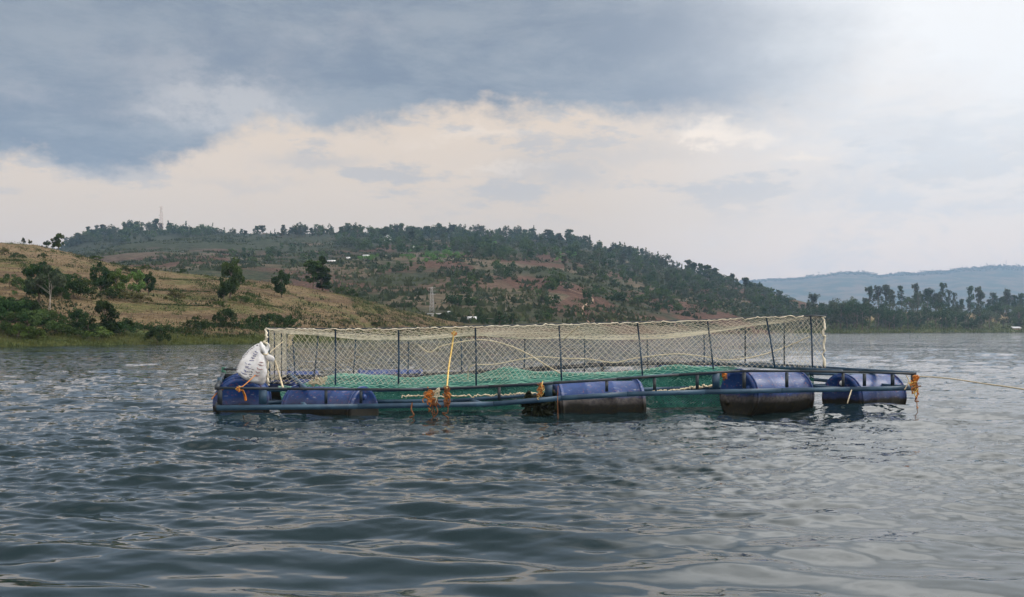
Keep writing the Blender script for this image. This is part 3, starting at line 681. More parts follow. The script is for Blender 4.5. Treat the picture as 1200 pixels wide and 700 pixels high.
for (cx, cy_, rx, ry, cnt, sz, lv) in woods:
    for i in range(int(cnt * 2.6)):
        a, q = rb.uniform(0, 6.28), rb.uniform(0, 1) ** .5; px, py = cx + math.cos(a) * q * rx, cy_ + math.sin(a) * q * ry
        py = max(py, crest(px) + 4); far_plant(rb.choice(('round', 'round', 'euc')), rb.choice(lv + ('leaf_mid', 'leaf_euc')), px, py, rb.uniform(sz[0] - 2.5, sz[1] + 3), 'dark bushy tree in the wood covering the upper slope of the far hill', 'trees of the upper hillside wood', wide=rb.uniform(1.0, 1.5))
grp_slope = [(330, 303, 60, 9, 22, (7, 11)), (545, 345, 22, 20, 20, (9, 15)), (595, 322, 18, 10, 10, (9, 14)), (470, 318, 34, 8, 14, (7, 11)), (648, 345, 20, 16, 12, (9, 15)), (700, 350, 22, 8, 9, (8, 13)), (755, 352, 34, 9, 14, (9, 14)),
             (740, 330, 40, 8, 14, (8, 12)), (790, 366, 26, 8, 8, (8, 14)), (845, 360, 30, 9, 9, (8, 13)), (905, 360, 24, 8, 14, (9, 14)), (930, 372, 22, 8, 16, (8, 14)), (885, 372, 16, 6, 5, (8, 12)), (640, 375, 14, 6, 5, (8, 12))]
for (cx, cy_, rx, ry, cnt, sz) in grp_slope:
    for i in range(int(cnt * 1.5)):
        a, q = rb.uniform(0, 6.28), rb.uniform(0, 1) ** .5
        far_plant(rb.choice(('round', 'round', 'euc')), rb.choice(('leaf_dark', 'leaf_euc', 'leaf_mid')), cx + math.cos(a) * q * rx, cy_ + math.sin(a) * q * ry, rb.uniform(*sz), 'tree scattered over the bare brown lower slope of the far hill', 'scattered trees on the hillside', wide=rb.uniform(.9, 1.5))
for (cx, cy_, rx, ry, cnt) in ((430, 304, 16, 3, 7), (490, 305, 22, 5, 14), (520, 304, 24, 6, 18), (500, 296, 30, 4, 12), (560, 288, 30, 5, 10), (660, 302, 24, 7, 10), (575, 290, 12, 4, 5)):
    for i in range(cnt):
        a, q = rb.uniform(0, 6.28), rb.uniform(0, 1) ** .5
        far_plant('banana', 'leaf_banana', cx + math.cos(a) * q * rx, cy_ + math.sin(a) * q * ry, rb.uniform(5, 8), 'bright green leafy banana plant in the groves below the hillside wood', 'banana plants on the hillside', 'banana_plant', 'plant', 1.2)
for (px, by, hp, wd, kd, lab) in ((585, 382, 18, 2.3, 'cone', 'broad dark conifer beyond the tip of the grassy hill'), (592.5, 382, 14, 1.2, 'cone', 'narrow middle conifer of three beyond the grassy tip'), (600, 382, 22, 1.0, 'cone', 'slim tallest conifer of three beyond the grassy tip'),
        (561, 374, 17, .9, 'round', 'ragged leaning tree behind the small grey-roofed hut'), (566, 382, 14, 1.2, 'round', 'leafy tree beside the small grey-roofed hut'), (474, 362, 16, .9, 'round', 'dark tree peeping over the falling grassy crest'),
        (484, 364, 13, 1.2, 'round', 'round dark tree just beyond the grassy crest'), (526, 371, 7, 1.2, 'bush', 'dark clump of shrubs beside the flat pale roof'), (688, 366, 6, 1.3, 'bush', 'dark bush at the bend of the dirt track'), (574, 381, 9, 1.3, 'bush', 'dark scrub between hut and conifers')):
    p, h = on(big, px, by, hp)
    plant('conifer' if kd == 'cone' else ('bush' if kd == 'bush' else 'tree'), kd, 'leaf_dark', p, h, lab, 'bush' if kd == 'bush' else 'tree', None, wd, 'bark', True, 900, .06)

def settle():   # the largest ones stand as objects, the rest of the wood is one mass
    tr = sorted([q for q in FARQ if q[0] == 'tree'], key=lambda q: -q[9]); own = tr[:262] + [q for q in FARQ if q[0] != 'tree']; rest = tr[262:]
    for q in own: plant(*q[:9], 'bark', False, 700, .08)
    Vs, Fs, mi, nv = [], [], [], 0; mats = [M['bark'], M['leaf_dark'], M['leaf_euc'], M['leaf_mid']]
    for q in rest:
        me = tree_meshes(q[1], q[2], 'bark', rnd.randrange(5), 260, .13)[0]; V = np.empty(len(me.vertices) * 3, np.float32); me.vertices.foreach_get('co', V); V = V.reshape(-1, 3)
        V = V * np.array((q[4] * q[8], q[4] * q[8], q[4])) + q[3]; k = len(V) // 4; Vs.append(V); Fs.append(np.arange(4 * k).reshape(-1, 4) + nv); nv += 4 * k; mi += [mats.index(M[q[2]])] * k
    tag(link('hillside_woods', raw_mesh('hillside_woods', np.concatenate(Vs), [np.concatenate(Fs)], mats, mi)), kind='stuff')
settle()

# undergrowth clumps and grass: uncountable
def scatter(name, hill, mat, pts, hmin, hmax, blades, spread, seed, blade_w=.5):
    r = np.random.default_rng(seed); Vs, nb = [], 0
    for (px, D) in pts:
        z = hill.z(np.array([px]), np.array([D]))[0]; o = np.array(((px - 600) / F * D, D, z - .03)); h = r.uniform(hmin, hmax)
        for b in range(blades):
            a = r.uniform(0, 6.28); lean = r.uniform(.1, .9) * h; base = o + np.array((r.normal(0, spread), r.normal(0, spread), 0)); w = blade_w * h * r.uniform(.5, 1)
            tip = base + np.array((math.cos(a) * lean, math.sin(a) * lean, h * r.uniform(.7, 1.1))); s_ = np.array((math.sin(a + r.normal()), math.cos(a), 0)) * w * .5
            Vs += [base - s_, base + s_, tip]; nb += 1
    return tag(link(name, raw_mesh(name, np.array(Vs), [np.arange(3 * nb).reshape(-1, 3)], [mat])), kind='stuff')
r = np.random.default_rng(44)
def sample(hill, k, x0, x1, t0, t1, pw=1.0):
    px = r.uniform(x0, x1, k); t = t0 + (t1 - t0) * r.uniform(0, 1, k) ** pw; B, C = lerp1(px, hill.b), lerp1(px, hill.cd); return list(zip(px, B + t * (C - B)))
M['dry_grass'] = leaf_mat('dry_grass_blades', (.13, .098, .058), (.225, .175, .108), .3, .3, .1)
M['green_grass'] = leaf_mat('green_reed_blades', (.050, .072, .022), (.125, .135, .048), .3, .4, .1)
M['scrub'] = leaf_mat('scrub_leaves', (.030, .044, .022), (.064, .075, .036), .2, .02, .1)
scatter('dry_grass', left, M['dry_grass'], sample(left, 7000, -60, 570, .06, 1.02), .08, .26, 3, .25, 1, .6)
scatter('reeds', left, M['green_grass'], sample(left, 5200, -60, 575, -.01, .055), .10, .34, 4, .25, 2, .2)
scatter('green_scrub_grass', left, M['scrub'], [q for q in sample(left, 5000, -40, 560, .04, .9, 1.5) if fbm(np.array([q[0] / 40.]), np.array([q[1] / 10.]), 3)[0] > .05], .10, .38, 4, .3, 3, .8)
scatter('undergrowth', big, M['scrub'], [q for q in sample(big, 12000, 40, 960, .05, 1.0, 1.0) if fbm(np.array([q[0] / 60.]), np.array([q[1] / 60.]), 3)[0] > -.06], .4, 1.5, 5, 1.0, 4, 1.5)
scatter('shore_grass', shore, M['green_grass'], sample(shore, 4000, 930, 1230, 0, .5, 1.6), .4, 1.4, 3, .8, 5, .5)
def clumps(name, hill, mat, pts, smin, smax, k, leaf, seed):
    r = np.random.default_rng(seed); C = []
    for (px, D) in pts:
        sz = r.uniform(smin, smax); x, y = (px - 600) / F * D, D; m = int(k * r.uniform(.5, 1.4)); q = r.normal(0, 1, (m, 3)) * np.array((sz * .55, sz * .45, 0)); q[:, 0] += x; q[:, 1] += y
        q[:, 2] = hill.z(600 + F * q[:, 0] / q[:, 1], q[:, 1]) + np.abs(r.normal(0, .35, m)) * sz; C.append(q)
    V, Q = leaf_quads(np.concatenate(C), leaf, r); return tag(link(name, raw_mesh(name, V, [Q], [mat])), kind='stuff')
pts = [q for q in sample(left, 2600, -40, 560, .05, 1.0, 1.0) if fbm(np.array([q[0] / 30.]), np.array([q[1] / 6.]), 3)[0] > .10]
clumps('low_scrub', left, M['leaf_mid'], pts, .25, .75, 46, .11, 61)
pts = [q for q in sample(left, 1500, -40, 560, .04, 1.0, 1.0) if fbm(np.array([q[0] / 50. + 9]), np.array([q[1] / 5.]), 3)[0] > .10]
clumps('dark_scrub', left, M['leaf_dark'], pts, .3, .9, 46, .12, 62)
def line_pts(hill, path, step, jit):
    out = []
    for (a, b) in zip(path[:-1], path[1:]):
        m = max(2, int(abs(b[0] - a[0]) / step))
        for f in np.linspace(0, 1, m):
            p = hill.hit(a[0] + (b[0] - a[0]) * f, a[1] + (b[1] - a[1]) * f + r.normal(0, jit)); out.append((600 + F * p[0] / p[1], p[1]))
    return out
tl = []
for path in ([(186, 327), (225, 329), (262, 328)], [(178, 340), (215, 342), (246, 342)], [(172, 356), (205, 358), (246, 359)], [(90, 299), (120, 306)], [(0, 305), (30, 306)], [(300, 357), (330, 361)], [(420, 366), (448, 372)]): tl += line_pts(left, path, 1.1, .35)
clumps('terrace_edge_scrub', left, M['leaf_dark'], tl, .10, .26, 40, .07, 63)
tl = []
for path in ([(40, 380), (80, 384), (140, 390)], [(70, 388), (130, 395)], [(140, 381), (180, 386), (232, 390)], [(230, 384), (262, 382), (300, 385), (345, 387)], [(0, 384), (45, 392)], [(0, 372), (40, 380)]): tl += line_pts(left, path, 1.2, 1.2)
clumps('bank_thicket', left, M['leaf_dark'], tl, .24, .52, 54, .12, 64)
def far_woods():
    r = np.random.default_rng(9); px = np.arange(860, 1300, .55); C = lerp1(px, far.cd) * r.uniform(.97, 1.0, len(px)); z = far.z(px, C)
    cs = np.stack(((px - 600) / F * C, C, z), -1); pts = []
    for c in cs:
        h = r.uniform(2, 9) if r.uniform() > .05 else r.uniform(10, 17)
        pts.append(c + np.stack((r.normal(0, 2.2, 14), r.normal(0, 2.2, 14), r.uniform(0, 1, 14) * h), -1))
    V, Q = leaf_quads(np.concatenate(pts), 5.0, r)
    tag(link('distant_woods', raw_mesh('distant_woods', V, [Q], [M['leaf_dark']])), kind='stuff')
far_woods()

# ------------------------------------------------------------------ houses, masts on the hill
def house(px, py, wpx, hpx, label, roofm='roof', wallm='house_wall', flat=False, group=None, ang=.15):
    p = big.hit(px, py); s = p[1] / F; w, h, d = wpx * s, hpx * s, wpx * s * .7
    o = empty('house', p); o.rotation_euler = (0, 0, ang)
    zero = np.zeros(3)
    a = MB(); a.box((-w / 2, -d / 2, -h), (w / 2, d / 2, h * .62)); a.build('wall', M[wallm], o, org=zero)
    r_ = MB(); e = .08 * w
    if flat:
        r_.box((-w / 2 - e, -d / 2 - e, h * .63), (w / 2 + e, d / 2 + e, h * .85))
    else:
        top = h * 1.15
        V = [(-w / 2 - e, -d / 2 - e, h * .6), (w / 2 + e, -d / 2 - e, h * .6), (w / 2 + e, d / 2 + e, h * .6), (-w / 2 - e, d / 2 + e, h * .6), (-w / 2 - e, 0, top), (w / 2 + e, 0, top)]
        b = r_.addv(V); r_.addp(np.array([(0, 1, 5, 4), (2, 3, 4, 5), (3, 2, 1, 0)]) + b); r_.addp(np.array([(0, 4, 3), (1, 2, 5)]) + b)
    r_.build('roof', M[roofm], o, org=zero)
    dd = MB(); dd.box((-w * .08, -d / 2 - .06, -h * .1), (w * .08, -d / 2 + .02, h * .45)); dd.build('door', M['dark_open'], o, org=zero)
    for sx in (-.3, .28):
        ww = MB(); ww.box((w * sx - w * .07, -d / 2 - .05, h * .15), (w * sx + w * .07, -d / 2 + .02, h * .42)); ww.build('window', M['dark_open'], o, org=zero)
    return tag(o, label, 'house', group)
house(86, 280, 8, 3, 'long low house with bright roof among the ridge trees above the grassy hilltop')
house(98, 279, 5, 3, 'small bright-roofed house just right of the long low ridge house')
house(388, 308.5, 9, 3, 'long white-roofed building at the lower edge of the hillside wood')
house(408, 305, 4, 3, 'small pale house between the long white-roofed building and the banana grove', wallm='white_wall')
house(429, 302.5, 7, 3.2, 'white-roofed house at the top left of the banana grove', wallm='white_wall')
house(451, 282, 3.5, 4, 'smaller white house of the pair high in the wood', wallm='white_wall')
house(456, 281.5, 5, 5, 'larger white house of the pair high in the wood', wallm='white_wall')
house(485, 295, 4.5, 5, 'white-gabled brown house beside the middle banana grove')
house(483, 271.5, 6, 2.5, 'low house on the wooded ridge line below a gap in the trees')
house(310, 271.5, 4, 2.5, 'tiny house on the ridge between the bare red slope and the wood')
house(683, 282.5, 10, 2.5, 'low pale-roofed house under the slim flat-topped ridge trees')
house(509, 370.5, 15, 3.4, 'long low building with flat pale roof behind the grassy tip', flat=True, wallm='white_wall')
house(553, 378, 9, 6, 'small hut with grey roof by the ragged leaning tree')
house(526, 368.5, 3, 3, 'tiny white hut right of the long flat pale roof', wallm='white_wall')
house(1193, 386, 8, 4, 'pale roofed shed by the water at the far right shore', flat=True, wallm='white_wall') if False else None
def shed():
    p = shore.hit(1191, 386.5); s = p[1] / F; o = empty('shed', p); z0 = np.zeros(3)
    a = MB(); a.box((-4 * s, -2 * s, -1), (4 * s, 2 * s, 2 * s)); a.build('wall', M['house_wall'], o, org=z0)
    r_ = MB(); G = np.array([[(-5 * s, -3 * s, 1.9 * s), (5 * s, -3 * s, 1.9 * s)], [(-5 * s, 3 * s, 3.6 * s), (5 * s, 3 * s, 3.6 * s)]]); r_.grid(G); r_.grid(G[::-1] - np.array((0, 0, .12))); r_.build('roof', M['roof'], o, org=z0)
    tag(o, 'pale roofed shed near the water on the far right shore', 'shed')
shed()
def mast(name, hill, px, base, top, wpx, mat, label, cat, dishes=0, arms=0):
    p = hill.hit(px, base); s = p[1] / F; h = (base - top) * s; w = wpx * s; o = empty(name, p); z0 = np.zeros(3)
    def leg(q, zz): k = 1 - .62 * zz / h; return np.array((q[0] * w / 2 * k, q[1] * w / 2 * k, zz))
    cs = [(-1, -1), (1, -1), (1, 1), (-1, 1)]; t = max(.06, .11 * s)
    for q in cs:
        m = MB(); m.beam(leg(q, -1), leg(q, h), t, t); m.build('leg', mat, o, org=z0)
    b = MB(); lv = np.linspace(0, h, 9)
    for i in range(8):
        for j in range(4):
            q, q2 = cs[j], cs[(j + 1) % 4]; b.beam(leg(q, lv[i]), leg(q2, lv[i + 1]), t * .6, t * .6); b.beam(leg(q2, lv[i]), leg(q, lv[i + 1]), t * .6, t * .6); b.beam(leg(q, lv[i + 1]), leg(q2, lv[i + 1]), t * .6, t * .6)
    b.build('bracing', mat, o, org=z0)
    for i in range(dishes):
        d = MB(); zz = h * (.97 - .16 * i); sd = 1 if i % 2 else -1; c = leg((sd, -1), zz); d.tube([c + np.array((sd * .1, -.1, 0)), c + np.array((sd * .35 * s, -.5 * s, 0)), c + np.array((sd * .4 * s, -.9 * s, 0))], [.2 * s, .75 * s, .7 * s], 10); d.build('antenna', M['white_wall'], o, org=z0)
    for i in range(arms):
        a = MB(); zz = h * (.97 - .13 * i); a.beam((-w * .9, 0, zz), (w * .9, 0, zz), t * 1.3, t * 1.3); a.build('arm', mat, o, org=z0)
    return tag(o, label, cat)
mast('lattice_mast', big, 189, 273, 242, 4, M['mast_red'], 'lattice telecom mast rising above the trees of the wooded ridge', 'mast', 3)
mast('power_pylon', big, 506, 366, 337, 5, M['galv'], 'grey lattice pylon on the brown slope behind the grassy hill', 'pylon', 0, 3)
def thin_mast():
    p = far.hit(1179, 313); s = p[1] / F; o = MB(); o.tube([p, p + np.array((0, 0, 8 * s))], .28 * s, 6); tag(o.build('radio_mast', M['galv']), 'thin distant mast on the blue hills at the far right', 'mast')
thin_mast()

# ------------------------------------------------------------------ the floating fish cage
FL, FR, BL, BR = np.array((-3.3, 12.4)), np.array((5.02, 13.8)), np.array((-4.29, 16.5)), np.array((3.9, 18.2))
def Q(k, t): return (FL * (1 - k) + FR * k) * (1 - t) + (BL * (1 - k) + BR * k) * t
def kat(px, t):
    A, B = Q(0, t), Q(1, t); u = (px - 600) / F; d = B - A; return (u * A[1] - A[0]) / (d[0] - u * d[1])
def at(px, py, t):
    q = Q(kat(px, t), t); return np.array((q[0], q[1], H - (py - HOR) / F * q[1]))
Z_LO = [(0, .14), (.35, .137), (.52, .243), (.7, .269), (1, .289)]
Z_UP = [(0, .361), (.265, .322), (.455, .388), (.575, .44), (.708, .516), (.85, .508), (1, .469)]
def rail_pt(k, t, tab, dz=0): q = Q(k, t); return np.array((q[0], q[1], float(lerp1(k, tab)) + dz))
cage = empty('fish_cage', (*Q(.5, .5), 0.0)); tag(cage, 'floating fish cage, blue steel frame with cream roof netting and green net bag', 'fish cage')
ks = np.linspace(0, 1, 18)
def bar(name, pts, w, h, mat):
    mb = MB()
    for a, b in zip(pts[:-1], pts[1:]): mb.beam(a, b + (b - a) * .004, w, h)
    return mb.build(name, mat, cage)
# kinked front beams: three spans each
for a, b in ((0, .37), (.37, .56), (.56, .79), (.79, 1.0)):
    kk = np.linspace(a, b, 3)
    bar('lower_beam', [rail_pt(k, 0, Z_LO) for k in kk], .04, .056, M['steel'])
kk = np.linspace(0, 1, 12); bar('handrail', [rail_pt(k, 0, Z_UP) for k in kk], .034, .028, M['steel_dark'])
for t, dz in ((.2, 0), (.85, .0), (1.0, 0)):
    kk = np.linspace(.0, 1.0, 10)
    bar('inner_beam', [rail_pt(k, t, Z_UP, dz - (.02 if t > .5 else .055)) for k in kk], .04, .036, M['steel'] if t < .5 else M['steel_dark'])
    bar('lower_inner_beam', [rail_pt(k, t, Z_LO, dz) for k in kk], .04, .045, M['steel'])
for k in (0, .115, .885, 1.0):
    for tab in (Z_LO, Z_UP):
        bar('cross_beam', [rail_pt(k, t, tab, .002) for t in np.linspace(0.005, .995, 5)], .045, .045, M['steel'] if k else M['steel_dark'])
for k in (.36, .545, .79):
    bar('cross_beam', [rail_pt(k, t, Z_LO, -.01) for t in (0.01, .2)], .05, .05, M['steel'])
for dz in (.075, -.06, -.12):     # ladder-like end rails of the left bay
    bar('end_rail', [rail_pt(k, .97, Z_UP, dz) for k in (.0, .06, .115)], .03, .03, M['steel_dark'])
for px, w in ((256, .05), (308, .085), (382, .03), (423, .03), (585, .035), (643, .085), (711, .035), (767, .035), (817, .035), (839, .085), (872, .04), (922, .035), (988, .03), (1013, .035), (1046, .04), (1072, .045)):
    k = min(max(kat(px, 0), .004), .996); mb = MB(); a, b = rail_pt(k, 0, Z_LO, .036), rail_pt(k, 0, Z_UP, -.017); mb.beam(a, b, w, .03, 0, (0, 1, 0)); mb.build('upright', M['steel'] if w > .05 else M['steel_dark'], cage)
mb = MB(); a = rail_pt(.0, 1.0, Z_LO); mb.beam(a, rail_pt(.0, 1.0, Z_UP, .10), .05, .05); mb.build('upright', M['green_paint'], cage)
mb = MB(); mb.beam(rail_pt(.0, .35, Z_LO), rail_pt(.0, .35, Z_UP, .06), .045, .045); mb.build('upright', M['steel'], cage)
for k in (.115, .3, .5, .7, .885):
    mb = MB(); mb.beam(rail_pt(k, .997, Z_LO), rail_pt(k, .997, Z_UP, -.04), .04, .04); mb.build('upright', M['steel_dark'], cage)

# net posts (top px, top py, foot px, foot py, depth)
posts = [(314, 385, 316, 452, .2), (393, 386, 393, 451, .2), (467, 385.5, 467, 450, .2), (557, 383, 558, 452, .2), (655, 380.5, 658, 446, .2), (747, 378, 753, 441, .2), (829, 376, 836, 433, .2), (898, 372, 908, 431, .2), (950, 370.5, 952, 431, .2), (966, 371, 965, 430, .2),
         (336, 390, 335, 444, .85), (342, 389, 346, 444, .85), (373, 391, 368, 441, .85), (417, 391, 414, 440, .85), (479, 394, 478, 438, .85), (540, 391, 541, 438, .85), (615, 397, 614, 436, .85), (685, 393, 685, 436, .85), (758, 392, 759, 435, .85), (825, 388, 825, 434, .85)]
for k, (a, b, c, d, t) in enumerate(posts):
    mb = MB(); mb.tube([at(a, b, t), at((a + c) / 2 + .4, (b + d) / 2, t), at(c, d, t)], .0105 if t < .5 else .010, 6); mb.build('net_post', M['steel'], cage, True)
# posts of the right-hand side wall, between the front and back corners
def side_pt(px_k, tt): return None
front_top = [(312, 385), (393, 385.5), (467, 385), (557, 382.5), (655, 380), (747, 377.5), (829, 375), (898, 371.5), (950, 370), (967, 371)]
back_top = [(336, 390), (417, 391), (479, 394), (540, 391), (615, 397), (685, 393), (758, 392), (825, 388)]
def top_front(s): px = 312 + (967 - 312) * s; return at_arr(px, lerp1(px, front_top), .2)
def top_back(s): px = 336 + (825 - 336) * s; return at_arr(px, lerp1(px, back_top), .85)
def at_arr(px, py, t):
    px = np.atleast_1d(np.asarray(px, float)); A, B = Q(0, t), Q(1, t); u = (px - 600) / F; d = B - A; k = (u * A[1] - A[0]) / (d[0] - u * d[1])
    q = A[None] + k[:, None] * d[None]; return np.stack((q[:, 0], q[:, 1], H - (np.asarray(py) - HOR) / F * q[:, 1]), -1)
def rail_arr(px, t, tab, dz=0):
    A, B = Q(0, t), Q(1, t); u = (np.asarray(px, float) - 600) / F; d = B - A; k = (u * A[1] - A[0]) / (d[0] - u * d[1]); q = A[None] + k[:, None] * d[None]
    return np.stack((q[:, 0], q[:, 1], lerp1(k, tab) + dz), -1)
def bot_front(s): return rail_arr(312 + (967 - 312) * np.asarray(s), .2, Z_UP, .02)
def bot_back(s): return rail_arr(336 + (825 - 336) * np.asarray(s), .85, Z_UP, -.0)
for v in (.3, .62):
    a = top_front(np.array([1.0]))[0] * (1 - v) + top_back(np.array([1.0]))[0] * v; b = bot_front(np.array([1.0]))[0] * (1 - v) + bot_back(np.array([1.0]))[0] * v
    mb = MB(); mb.tube([a, b], .010, 6); mb.build('net_post', M['steel'], cage, True)
for v in (.35, .7):
    a = top_front(np.array([0.0]))[0] * (1 - v) + top_back(np.array([0.0]))[0] * v; b = bot_front(np.array([0.0]))[0] * (1 - v) + bot_back(np.array([0.0]))[0] * v
    mb = MB(); mb.tube([a, b], .010, 6); mb.build('net_post', M['steel'], cage, True)
ss = np.linspace(0, 1, 40); mb = MB(); mb.tube(top_front(ss), .011, 6); mb.build('top_rail', M['steel_dark'], cage, True)
mb = MB(); mb.tube(top_back(ss), .010, 6); mb.build('top_rail', M['steel_dark'], cage, True)
for e in (0.0, 1.0):
    mb = MB(); mb.tube([top_front(np.array([e]))[0], top_back(np.array([e]))[0]], .010, 6); mb.build('top_rail', M['steel_dark'], cage, True)

def net(name, f, La, Lb, mesh, r, mat, parent, step=.14, wob=.35, stretch=1.0, seed=0, k=3):
    """diamond net: f maps (a,b) in 0..1 to a point; two families of twine"""
    mb = MB(); rr_ = np.random.default_rng(seed)
    for fam in (0, 1):
        for c in np.arange(-Lb * stretch, La, mesh):
            b0, b1 = max(0, -c / stretch), min(Lb, (La - c) / stretch)
            if b1 - b0 < mesh * .3: continue
            m = max(3, int((b1 - b0) * 1.4 / step)); b = np.linspace(b0, b1, m); a = c + b * stretch
            if fam: a = La - a
            aa, bb = a / La, b / Lb
            w = np.clip(4 * bb * (1 - bb), 0, 1)
            da = (fbm(a * 1.1 + seed, b * 1.3, 3)) * wob * w / La; db = (fbm(a * .9 + 40 + seed, b * 1.1, 3)) * wob * np.clip(4 * aa * (1 - aa) * 4, 0, 1) * w / Lb
            mb.tube(f(np.clip(aa + da, 0, 1), np.clip(bb + db, 0, 1)), r, k, cap=False)
    return mb.build(name, mat, parent)
def f_front(a, b):
    p = bot_front(a) * (1 - b)[:, None] + top_front(a) * b[:, None]; p[:, 1] += .10 * fbm(a * 8, b * 2 + 3, 3) * np.clip(4 * b * (1 - b), 0, 1); return p
def f_back(a, b):
    p = bot_back(a) * (1 - b)[:, None] + top_back(a) * b[:, None]; p[:, 1] += .08 * fbm(a * 8 + 5, b * 2 + 3, 3) * np.clip(4 * b * (1 - b), 0, 1); return p
def f_side(e):
    E_ = np.array([e])
    def f(a, b):
        bt = bot_front(E_)[0][None] * (1 - a)[:, None] + bot_back(E_)[0][None] * a[:, None]; tp = top_front(E_)[0][None] * (1 - a)[:, None] + top_back(E_)[0][None] * a[:, None]
        return bt * (1 - b)[:, None] + tp * b[:, None]
    return f
SAG = [(0, .02), (.08, .05), (.17, .11), (.28, .10), (.42, .055), (.52, .045), (.62, .06), (.70, .115), (.78, .15), (.88, .12), (.96, .05), (1, .02)]
def f_roof(a, b):
    p = top_front(a) * (1 - b)[:, None] + top_back(a) * b[:, None]
    w = (4 * b * (1 - b)) ** .7
    p[:, 2] -= w * lerp1(a, SAG) + .035 * w * fbm(a * 14, b * 4, 3); return p
net('wall_net', f_front, 7.0, .66, .068, .0018, M['net'], cage, seed=1)
net('wall_net', f_back, 6.2, .50, .13, .0018, M['net'], cage, seed=2)
net('wall_net', f_side(0.0), 2.9, .6, .13, .0015, M['net'], cage, seed=3)
net('wall_net', f_side(1.0), 2.9, .66, .10, .0019, M['net'], cage, seed=4)
net('roof_net', f_roof, 7.0, 2.9, .17, .0022, M['net'], cage, seed=5, step=.16)
# gathered net bunches laced along the corners and rails
def lace(name, pts, r, mat, seed, amp=.012):
    rr_ = np.random.default_rng(seed); p = spline(pts, 10); p = p + rr_.normal(0, amp, p.shape); mb = MB(); mb.tube(p, r * rr_.uniform(.6, 1.4, len(p)), 5); return mb.build(name, mat, cage, True)
lace('net_hem', [at(312, 385, .19), at(313, 405, .19), at(314, 430, .19), at(314, 452, .19)], .014, M['net'], 1)
lace('net_hem', [at(967, 371, .19), at(966, 395, .19), at(966, 431, .19)], .014, M['net'], 2)
lace('net_hem', [at(x_, float(lerp1(x_, front_top)) + .8, .195) for x_ in range(312, 968, 30)], .006, M['net'], 3, .006)
lace('net_hem', [at(x_, float(lerp1(x_, back_top)) + 1, .85) for x_ in range(336, 826, 30)], .006, M['net'], 4, .006)
lace('net_hem', [at(x_, 461 + (x_ - 750) * -.10, .16) for x_ in range(752, 842, 12)], .014, M['rope_cream'], 5, .010)
lace('net_hem', [at(x_, 464.5 - max(0, x_ - 560) * .06, .17) for x_ in range(470, 632, 16)], .009, M['rope_cream'], 6, .008)

# green net bag: fine sheets with a coarser diamond twine over them
def f_bag_top(a, b):
    k = .09 + .80 * a; t = .84 - .60 * b; A, B = Q(0, 0), Q(1, 0)
    q = ((FL[None] * (1 - k)[:, None] + FR[None] * k[:, None]) * (1 - t)[:, None] + (BL[None] * (1 - k)[:, None] + BR[None] * k[:, None]) * t[:, None])
    u_ = 600 + F * q[:, 0] / q[:, 1]; py_ = lerp1(u_, [(300, 452), (350, 452), (375, 445), (400, 437), (430, 440), (470, 444), (520, 443), (560, 441), (595, 433.5), (620, 437), (660, 439), (700, 438), (750, 436.5), (800, 431.5), (835, 434), (900, 436), (960, 440)])
    edge = H - (py_ + 3 * fbm(a * 30, a * 0 + .4, 3) - HOR) / F * 15.6
    z = edge * (1 - .60 * np.clip(b * 1.25 - .25, 0, 1)) - .05 * np.clip(1 - b * 4, 0, 1) + .085 * fbm(a * 17, b * 4, 4) + .05 * fbm(a * 45, b * 9, 2)
    return np.stack((q[:, 0], q[:, 1], z), -1)
def f_bag_front(a, b):
    k = .10 + .80 * a; t = .205; q = ((FL[None] * (1 - k)[:, None] + FR[None] * k[:, None]) * (1 - t) + (BL[None] * (1 - k)[:, None] + BR[None] * k[:, None]) * t)
    z = (lerp1(k, Z_UP) - .04) * b + .02 * (1 - b)
    off = .07 * fbm(a * 20, b * 2, 3)
    return np.stack((q[:, 0], q[:, 1] + off, z), -1)
def sheet(name, f, na, nb):
    a, b = np.meshgrid(np.linspace(0, 1, na), np.linspace(0, 1, nb), indexing='ij'); p = f(a.ravel(), b.ravel()).reshape(na, nb, 3); mb = MB(); mb.grid(p); return mb.build(name, M['net_sheet'], cage, True)
sheet('bag_net', lambda a, b: f_bag_top(a, b) - np.array((0, 0, .012)), 160, 30); sheet('bag_net', lambda a, b: f_bag_front(a, b) + np.array((0, .02, 0)), 160, 14)
net('bag_twine', f_bag_top, 6.6, 2.3, .085, .0030, M['net_green'], cage, seed=8, wob=.25)
net('bag_twine', f_bag_front, 6.6, .62, .040, .0022, M['net_green'], cage, seed=9, wob=.15)
M['net_pale'] = simple('pale_green_twine', (.22, .48, .38), (.35, .55, .45), .9, .1, 4)
net('bag_twine', lambda a, b: f_bag_top(a, b) + np.array((0, 0, .012)), 6.6, 2.3, .17, .0028, M['net_pale'], cage, seed=10, wob=.6)

